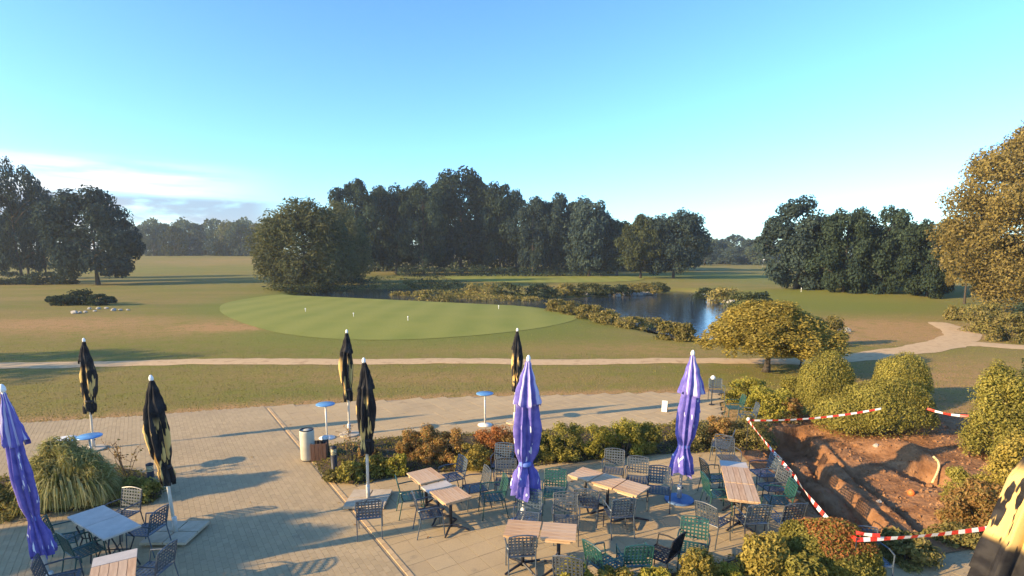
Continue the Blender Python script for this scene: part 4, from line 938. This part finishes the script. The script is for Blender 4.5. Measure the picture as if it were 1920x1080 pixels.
def table_run(p0, p1, width_px, specs, group, zt=.74):
    """a run of tables pushed together between two pixel points on the table plane; specs: (share, material, drop, style, label)"""
    a, b = G(*p0, zt), G(*p1, zt); d = b - a; L = d.length; ang = math.atan2(d.y, d.x); u = d / L
    q0, q1 = G(*width_px[0], zt), G(*width_px[1], zt); nrm = Vector((-u.y, u.x, 0)); wd = min(.85, max(.55, abs((q1 - q0).dot(nrm)))); s = 0
    tot = sum(x[0] for x in specs)
    for sh, m, dr, st, lab in specs:
        l = L * sh / tot; c = a + u * (s + l / 2); s += l
        wood_table(c, ang, l - .012, wd, lab, m, dr, st, group)
table_run((785, 881), (861, 938), ((762, 885), (808, 877)), [(1, 'table_wood', 0, 'pedestal', 'wooden table at the far end of the left run behind the grey panel'), (.55, 'table_grey', .045, 'pedestal', 'grey panel table between two wooden tables in the left run'), (1, 'table_wood', 0, 'pedestal', 'wooden table at the near end of the left run')], 'tables of the left run')
table_run((947, 988), (1082, 998), ((955, 975), (942, 1001)), [(1, 'table_wood', 0, 'pedestal', 'left wooden table of the pair in front of the middle violet parasol'), (1, 'table_wood', 0, 'pedestal', 'right wooden table of the pair in front of the middle violet parasol')], 'tables of the middle pair')
table_run((1078, 882), (1208, 921), ((1062, 888), (1095, 876)), [(1, 'table_wood', 0, 'pedestal', 'shaded wooden table at the left end of the long run'), (1, 'table_wood', 0, 'pedestal', 'middle wooden table of the long run'), (1, 'table_wood', 0, 'pedestal', 'wooden table at the right end of the long run')], 'tables of the long run')
table_run((1374, 862), (1396, 939), ((1348, 868), (1395, 862)), [(.45, 'table_grey', .03, 'pedestal', 'pale grey table at the far end of the right run'), (1, 'table_wood', 0, 'pedestal', 'middle weathered wooden table of the right run'), (.9, 'table_wood', 0, 'pedestal', 'near weathered wooden table of the right run')], 'tables of the right run')
table_run((160, 957), (231, 998), ((137, 966), (182, 948)), [(1, 'table_grey', .004, 'curled', 'pale half of the double table on curled iron legs beside the grass'), (1.05, 'table_grey', 0, 'curled', 'near half of the double table on curled iron legs beside the grass')], 'double table beside the grass')
table_run((217, 1036), (206, 1110), ((186, 1037), (248, 1037)), [(.35, 'table_grey', .004, 'curled', 'narrow grey table end behind the orange table'), (1, 'table_wood', 0, 'curled', 'orange wooden table cut by the bottom edge at the left')], 'tables at the bottom left')

# ------------------------------------------------------------------ chairs
def chair_meshes():
    w, d, sz = .50, .46, .44; mats = ['chair_slate']; out = {}
    def lattice(mb, x0, x1, y0, y1, nx, ny, sw, plane):
        for i in range(nx):
            x = x0 + (x1 - x0) * (i + .5) / nx; mb.add(*plane((x - sw / 2, y0), (x + sw / 2, y1), .000))
        for j in range(ny):
            y = y0 + (y1 - y0) * (j + .5) / ny; mb.add(*plane((x0, y - sw / 2), (x1, y + sw / 2), .004))
    def seat_plane(a, b, off):
        z = sz + off; t = .006; vs = [(x, y, q) for q in (z - t, z) for x, y in ((a[0], a[1]), (b[0], a[1]), (b[0], b[1]), (a[0], b[1]))]
        return vs, [(3, 2, 1, 0), (4, 5, 6, 7), (0, 1, 5, 4), (1, 2, 6, 5), (2, 3, 7, 6), (3, 0, 4, 7)]
    mb = MB(); lattice(mb, -w / 2, w / 2, -d / 2, d / 2, 7, 6, .038, seat_plane)
    mb.tube([(-w / 2, -d / 2, sz), (w / 2, -d / 2, sz), (w / 2, d / 2, sz), (-w / 2, d / 2, sz), (-w / 2, -d / 2, sz)], .012, 6); out['seat'] = mb
    tilt = .22
    def back_pt(x, h, off): return (x, -d / 2 - .02 - h * tilt + off, sz + .06 + h)
    def back_plane(a, b, off):
        t = .006; vs = [back_pt(x, h, q) for q in (off - t, off) for x, h in ((a[0], a[1]), (b[0], a[1]), (b[0], b[1]), (a[0], b[1]))]
        return vs, [(3, 2, 1, 0), (4, 5, 6, 7), (0, 1, 5, 4), (1, 2, 6, 5), (2, 3, 7, 6), (3, 0, 4, 7)]
    mb = MB(); lattice(mb, -w / 2 + .01, w / 2 - .01, 0, .38, 7, 6, .029, back_plane)
    pts = [back_pt(-w / 2, -.06, 0), back_pt(-w / 2, .36, 0)] + [back_pt(-w / 2 + w * i / 6, .38 + .035 * math.sin(i / 6 * math.pi), 0) for i in range(7)] + [back_pt(w / 2, .36, 0), back_pt(w / 2, -.06, 0)]
    mb.tube(pts, .013, 6); out['backrest'] = mb
    for s in (-1, 1):
        out['front_leg%d' % s] = MB().tube([(s * w / 2, d / 2 + .03, 0), (s * w / 2, d / 2 - .01, sz), (s * (w / 2 + .02), d / 2 - .03, .65)], .012, 6)
        out['rear_leg%d' % s] = MB().tube([(s * w / 2, -d / 2 - .10, 0), (s * w / 2, -d / 2 - .01, sz)], .012, 6)
        out['armrest%d' % s] = MB().tube([(s * (w / 2 + .02), d / 2 - .03, .65), (s * (w / 2 + .035), .02, .665), (s * (w / 2 + .02), -d / 2 - .03, .645), (s * w / 2, -d / 2 - .055, .63)], .014, 6)
    solid = MB(); vs, fs = back_plane((-w / 2 + .01, 0), (w / 2 - .01, .40), .012); solid.add(vs, fs); out['solid'] = solid
    return {k: m.mesh(k, mats) for k, m in out.items()}
CM = chair_meshes(); CMAT = {'B': 'chair_slate', 'G': 'chair_green', 'S': 'chair_grey', 'K': 'chair_black'}
def chair(px, py, yaw, c, label, tilt=0.0, dz=0.0, pos=None):
    p = pos or G(px, py, .45); o = empty('chair', (p.x, p.y, PAVE + dz), R(yaw)); o.rotation_euler = (R(tilt), 0, R(yaw)); o.scale = (.87, .87, .87)
    for k, nm in (('seat', 'seat'), ('backrest', 'backrest'), ('front_leg-1', 'leg'), ('front_leg1', 'leg'), ('rear_leg-1', 'leg'), ('rear_leg1', 'leg'), ('armrest-1', 'armrest'), ('armrest1', 'armrest')):
        link(nm, CM[k], o, CMAT[c])
    if c == 'K': link('cushion', CM['solid'], o, 'chair_black')
    return tag(o, label, 'chair', 'woven metal terrace chairs')
for a in [
    (693, 960, 12, 'B', 'slate chair standing before the slab base of the near black parasol'),
    (806, 958, -70, 'B', 'slate chair nearest the camera on the left side of the left table run'),
    (772, 926, -72, 'G', 'green chair on the left side of the left table run'),
    (846, 892, 122, 'B', 'slate chair behind the far table of the left run'),
    (890, 912, 112, 'S', 'grey chair at the right side of the left table run'),
    (922, 928, 104, 'G', 'green chair at the near right end of the left table run'),
    (948, 900, 178, 'S', 'grey chair facing us left of the middle violet parasol'),
    (942, 868, 170, 'B', 'slate chair pushed into the russet shrubs'),
    (990, 966, 168, 'B', 'slate chair behind the violet parasol pole at the middle pair'),
    (1061, 972, 176, 'S', 'grey lattice chair behind the right table of the middle pair'),
    (976, 1028, 6, 'B', 'slate chair with its back to us before the left table of the middle pair'),
    (1070, 1068, -16, 'S', 'grey chair low before the right table of the middle pair'),
    (1135, 1052, -58, 'G', 'green chair turned sideways at the left of the bottom row'),
    (1188, 1046, 4, 'G', 'green chair with its back to us in the bottom row'),
    (1240, 1034, 48, 'K', 'black cushioned chair in the bottom row'),
    (1300, 1024, 160, 'G', 'green chair at the right end of the bottom row'),
    (1150, 880, 165, 'S', 'leftmost of the three grey chairs behind the long table run'),
    (1195, 896, 165, 'S', 'middle one of the three grey chairs behind the long table run'),
    (1236, 916, 165, 'S', 'rightmost of the three grey chairs behind the long table run'),
    (1040, 922, 172, 'G', 'green chair left of the long table run facing us'),
    (1100, 940, -12, 'B', 'slate chair at the left front of the long table run'),
    (1160, 958, 8, 'B', 'slate chair with its back to us before the long table run'),
    (1342, 893, -84, 'G', 'far green chair on the left side of the right table run'),
    (1346, 922, -88, 'G', 'near green chair on the left side of the right table run'),
    (1338, 972, -50, 'S', 'grey chair at the near left of the right table run'),
    (1430, 884, 96, 'B', 'far slate chair on the right side of the right table run'),
    (1446, 910, 98, 'S', 'grey chair on the right side of the right table run'),
    (1456, 934, 84, 'G', 'green chair at the near right of the right table run'),
    (1408, 970, 4, 'B', 'slate chair with its back to us before the right table run'),
    (1470, 968, 10, 'S', 'grey chair standing alone by the near trench edge'),
    (1366, 856, 178, 'S', 'grey lattice chair at the far end of the right table run'),
    (1352, 832, 62, 'B', 'slate chair half in the hedge behind the right table run'),
    (1376, 762, 84, 'G', 'green chair beside the lime bushes at the far terrace corner'),
    (1344, 732, 172, 'B', 'slate chair on the lawn corner behind the terrace'),
    (1400, 778, 80, 'B', 'slate chair just above the white tape post'),
    (1634, 1046, 176, 'B', 'slate chair under the near corner of the barrier tape'),
    (226, 962, 168, 'S', 'grey chair between the grass clump and the double table'),
    (274, 990, 84, 'B', 'slate chair right of the double table beside the slab base'),
    (124, 1006, -66, 'G', 'green chair left of the double table nearest the grass clump'),
    (160, 1028, -32, 'G', 'green chair left of the orange table'),
    (284, 1064, 86, 'B', 'slate chair right of the orange table'),
    (118, 1082, -60, 'S', 'grey chair cut by the bottom edge at the violet parasol')]: chair(*a)

# ------------------------------------------------------------------ other terrace furniture
def bar_table(px, py, top, label, h=.99):
    p = G(px, py, h + PAVE); o = empty('bar_table', (p.x, p.y, PAVE))
    MB().lathe([(.02, h - .03), (.255, h - .022), (.26, h - .01), (.25, h), (.001, h + .001)], 30, caps=False).build('tabletop', top, o, True)
    MB().lathe([(.026, .03), (.022, h - .025)], 12).build('column', 'pole_metal', o, True)
    MB().lathe([(.22, 0), (.22, .015), (.10, .035), (.03, .06)], 24).build('base', 'pole_white', o, True); tag(o, label, 'bar table', 'round standing tables')
bar_table(120, 823, 'white_top', 'white round standing table behind the grass clump')
bar_table(167, 817, 'blue_top', 'blue round standing table at the far left parasol')
bar_table(610, 757, 'blue_top', 'blue round standing table behind the waste bin')
bar_table(909, 737, 'blue_top', 'blue round standing table in the middle near the lawn')
def bin_():
    p = G(578, 862, PAVE); o = empty('waste_bin', (p.x, p.y, PAVE)); h = D(578, 806, p.y).z - PAVE
    MB().lathe([(.155, .02), (.175, .05), (.175, h - .04), (.165, h)], 24).build('body', 'bin_cream', o, True)
    MB().lathe([(.168, h), (.172, h + .012), (.14, h + .02), (.135, h - .05), (.001, h - .06)], 24, caps=False).build('rim', 'iron_black', o, True)
    MB().lathe([(.15, 0), (.15, .02)], 24).build('foot_ring', 'iron_black', o); tag(o, 'cream cylindrical waste bin at the corner of the bed', 'waste bin')
    p = G(600, 862, PAVE); o = empty('planter_box', (p.x, p.y, PAVE), R(12))
    for i in range(4): MB().box((-.13 + i * .087, -.15, .24), (.08, .022, .44)).build('board', 'brown_wood', o)
    for i in range(4): MB().box((-.13 + i * .087, .15, .24), (.08, .022, .44)).build('board', 'brown_wood', o)
    for s in (-1, 1):
        for i in range(3): MB().box((s * .18, -.09 + i * .09, .24), (.022, .08, .44)).build('board', 'brown_wood', o)
    MB().box((0, 0, .36), (.32, .26, .02)).build('soil_fill', 'bed_soil', o); tag(o, 'brown wooden box beside the cream waste bin', 'box')
    p = G(612, 858, PAVE); o = empty('ash_post', (p.x, p.y, PAVE)); MB().lathe([(.075, 0), (.075, .5), (.055, .52)], 14).build('post', 'iron_black', o, True); MB().lathe([(.085, .5), (.085, .56), (.06, .575), (.001, .575)], 14, caps=False).build('cap', 'pole_metal', o, True)
    tag(o, 'dark ash post between the wooden box and the bollard', 'ash post')
bin_()
def bollard(px, yb, yt, label):
    p = G(px, yb, PAVE); h = D(px, yt, p.y).z - PAVE; o = empty('lamp_bollard', (p.x, p.y, PAVE))
    MB().lathe([(.075, 0), (.07, .02), (.07, h * .74)], 16).build('post', 'iron_black', o, True)
    MB().lathe([(.062, h * .74), (.062, h * .92)], 16).build('lamp_glass', 'lamp_glass', o, True)
    for k in range(3): MB().lathe([(.066, 0), (.070, .006), (.066, .012)], 16, (0, 0, h * (.78 + .045 * k))).build('louvre', 'iron_black', o)
    MB().lathe([(.076, h * .92), (.076, h * .97), (.03, h), (.001, h)], 16, caps=False).build('cap', 'iron_black', o, True); tag(o, label, 'bollard light', 'bollard lights in the beds')
bollard(628, 898, 836, 'dark bollard light with a yellow lamp in the middle bed')
bollard(286, 925, 868, 'dark bollard light behind the slab-based black parasol')
def a_sign():
    p = G(1246, 771, PAVE); h = .36; o = empty('floor_sign', (p.x, p.y, PAVE), R(-25))
    for s in (-1, 1): MB().box((0, s * .05, h / 2), (.17, .012, h), Matrix.Rotation(R(14 * s), 3, 'X')).build('board', 'white_top' if s < 0 else 'pipe_yellow', o)
    MB().tube([(-.07, 0, h - .01), (.07, 0, h - .01)], .008, 6).build('hinge', 'iron_black', o); tag(o, 'small pale folding floor sign alone on the far paving', 'floor sign')
a_sign()
def white_ball():
    q = G(1337, 708, .95 + PAVE); o = empty('ball_on_stem', (q.x, q.y, PAVE))  # a plain white ball by the chair, held up on a stem
    MB().lathe([(.09, 0), (.09, .02), (.02, .03)], 14).build('foot', 'iron_black', o); MB().lathe([(.013, .02), (.013, .88)], 8).build('stem', 'iron_black', o, True)
    MB().lathe([(.002, .875), (.04, .885), (.07, .915), (.078, .95), (.07, .985), (.04, 1.012), (.016, 1.02), (.012, 1.03)], 16).build('globe', 'paint_white', o, True); tag(o, 'white ball on a thin dark stem behind the far slate chair', 'lamp')
white_ball()

# ------------------------------------------------------------------ barrier tape
def tape(pts, label, w=.075, seg=.16, sag=.05):
    mb = MB(); k = 0
    for a, b in zip(pts, pts[1:]):
        n = max(2, int((b - a).length / seg))
        for i in range(n):
            t0, t1 = i / n, (i + 1) / n
            def P(t, s):
                q = a.lerp(b, t); q.z -= sag * 4 * t * (1 - t); tw = .45 * math.sin(t * 6 + a.x); d = (b - a).normalized(); nn = d.cross(Vector((0, 0, 1)))
                return q + (Vector((0, 0, 1)) * math.cos(tw) + nn * math.sin(tw)) * s * w / 2
            def PP(t, s, o): d = (b - a).normalized().cross(Vector((0, 0, 1))); return P(t, s) + d * o
            mb.add([PP(t0, -1, 0), PP(t1, -1, 0), PP(t1, 1, 0), PP(t0, 1, 0), PP(t0, -1, .002), PP(t1, -1, .002), PP(t1, 1, .002), PP(t0, 1, .002)], [(0, 1, 2, 3), (7, 6, 5, 4), (0, 4, 5, 1), (3, 2, 6, 7)], k % 2); k += 1
    return tag(mb.build('barrier_tape', ['tape_red', 'tape_white']), label, 'barrier tape')
A = G(1403, 788, .85); B_ = G(1490, 893, .72); C_ = G(1545, 965, .72); Dn = G(1606, 1012, .85); E_ = G(1872, 987, .95); A2 = G(1652, 766, 1.12); A3 = G(1738, 766, .95); A4 = G(1816, 780, .95)
tape([A, B_, C_, Dn], 'red and white tape along the trench from the white post', sag=.03)
tape([Dn, E_], 'near red and white tape running to the corner parasol', w=.065, seg=.11, sag=.04)
tape([Dn + Vector((0, .03, .10)), G(1650, 1004, .92)], 'short loose end of tape at the near corner', w=.06, seg=.11, sag=.01)
tape([A, A2], 'far red and white tape in front of the clipped bushes', w=.05, sag=.10)
tape([A3, A4], 'short red and white tape right of the wide rounded bush', w=.06)
def stake(p, label, white=True):
    o = empty('tape_post', (p.x, p.y, 0)); MB().lathe([(.009, -.5), (.009, p.z + .02)], 8).build('stake', 'iron_black', o, True)
    MB().lathe([(.012, p.z - .02), (.04, p.z), (.042, p.z + .045), (.025, p.z + .07), (.001, p.z + .075)] if white else [(.010, p.z), (.014, p.z + .01), (.014, p.z + .03), (.001, p.z + .034)], 12, caps=False).build('cap', 'tape_white' if white else 'iron_black', o, True); tag(o, label, 'post', 'posts holding the tape')
stake(A, 'white capped post at the far corner of the trench'); stake(Dn, 'post at the near corner where two tapes meet', False); stake(A3, 'thin post right of the wide rounded bush', False)
stake(C_, 'thin post halfway along the trench tape', False)

def fallen_leaves():
    rs = np.random.RandomState(44); n = 420; Y = rs.uniform(8.4, 19, n); X = rs.uniform(-.9, .75, n) * Y
    ok = (poly_dist(PATIO, X, Y) < -.1) & (np.minimum(np.abs(poly_dist(BED_MID, X, Y)), np.abs(poly_dist(BED_LEFT, X, Y))) < rs.exponential(1.2, n) + .1); X, Y = X[ok], Y[ok]; n = len(X)
    V, Fq = leaf_quads(np.stack([X, Y, np.full(n, .044)], 1), rs.normal(size=(n, 3)) * .15 + np.array([0, 0, 1.]), .028, rs, .6)
    tag(link('fallen_leaves', npmesh('fallen_leaves', V, Fq, 'leaf_russet')), 'scattered fallen leaves on the paving', 'leaves', kind='stuff')
fallen_leaves()

# ------------------------------------------------------------------ golf course markers
def pin(px, py, h, label, mat='paint_white', flag=None, pos=None):
    p = pos or GT(px, py); o = empty('golf_pin', (p.x, p.y, p.z + .03)); MB().lathe([(.02, 0), (.02, h)], 8).build('stick', 'paint_white', o)
    MB().lathe([(.02, h), (.045, h + .02), (.05, h + .06), (.03, h + .10), (.001, h + .105)], 10, caps=False).build('knob', mat, o, True)
    if flag:
        vs = [(.02 + .5 * i / 5, .05 * math.sin(i), h - .02 - .05 * i / 5 - .34 * j * (1 - .0 * i)) for i in range(6) for j in (0, 1)]; vs += [(x, y + .01, z) for x, y, z in vs]
        MB().add(vs, [(2 * i, 2 * i + 1, 2 * i + 3, 2 * i + 2) for i in range(5)] + [(12 + 2 * i + 2, 12 + 2 * i + 3, 12 + 2 * i + 1, 12 + 2 * i) for i in range(5)]).build('flag', flag, o)
    return tag(o, label, 'golf pin')
pin(573, 585, .18, 'leftmost small white marker on the putting green'); pin(663, 594, .18, 'second small white marker on the putting green'); pin(765, 602, .22, 'third small white marker on the putting green'); pin(935, 580, .22, 'rightmost small white marker on the putting green')
pin(978, 572, .3, 'orange marker between the bushes behind the putting green', 'ball_orange'); pin(958, 518, .5, 'white marker on the tee behind the pond'); pin(1502, 548, .4, 'white marker on the right fairway')
pin(1430, 500, 2.6, 'flagstick with a white flag far on the right', flag='paint_white')

# ------------------------------------------------------------------ air
def haze():
    mb = MB().box((0, 455, 14), (4600, 1010, 46)); o = mb.build('haze', []); m = bpy.data.materials.new('haze_air'); m.use_nodes = True; t = m.node_tree; t.nodes.clear()
    v = t.nodes.new('ShaderNodeVolumePrincipled'); v.inputs['Color'].default_value = (.80, .90, 1.0, 1); v.inputs['Density'].default_value = HAZE; v.inputs['Anisotropy'].default_value = .2
    q = t.nodes.new('ShaderNodeOutputMaterial'); lk(t, v.outputs[0], q.inputs['Volume']); o.data.materials.append(m); tag(o, 'thin morning haze over the golf course', kind='stuff')
HAZE = 0.00032
if HAZE: haze()
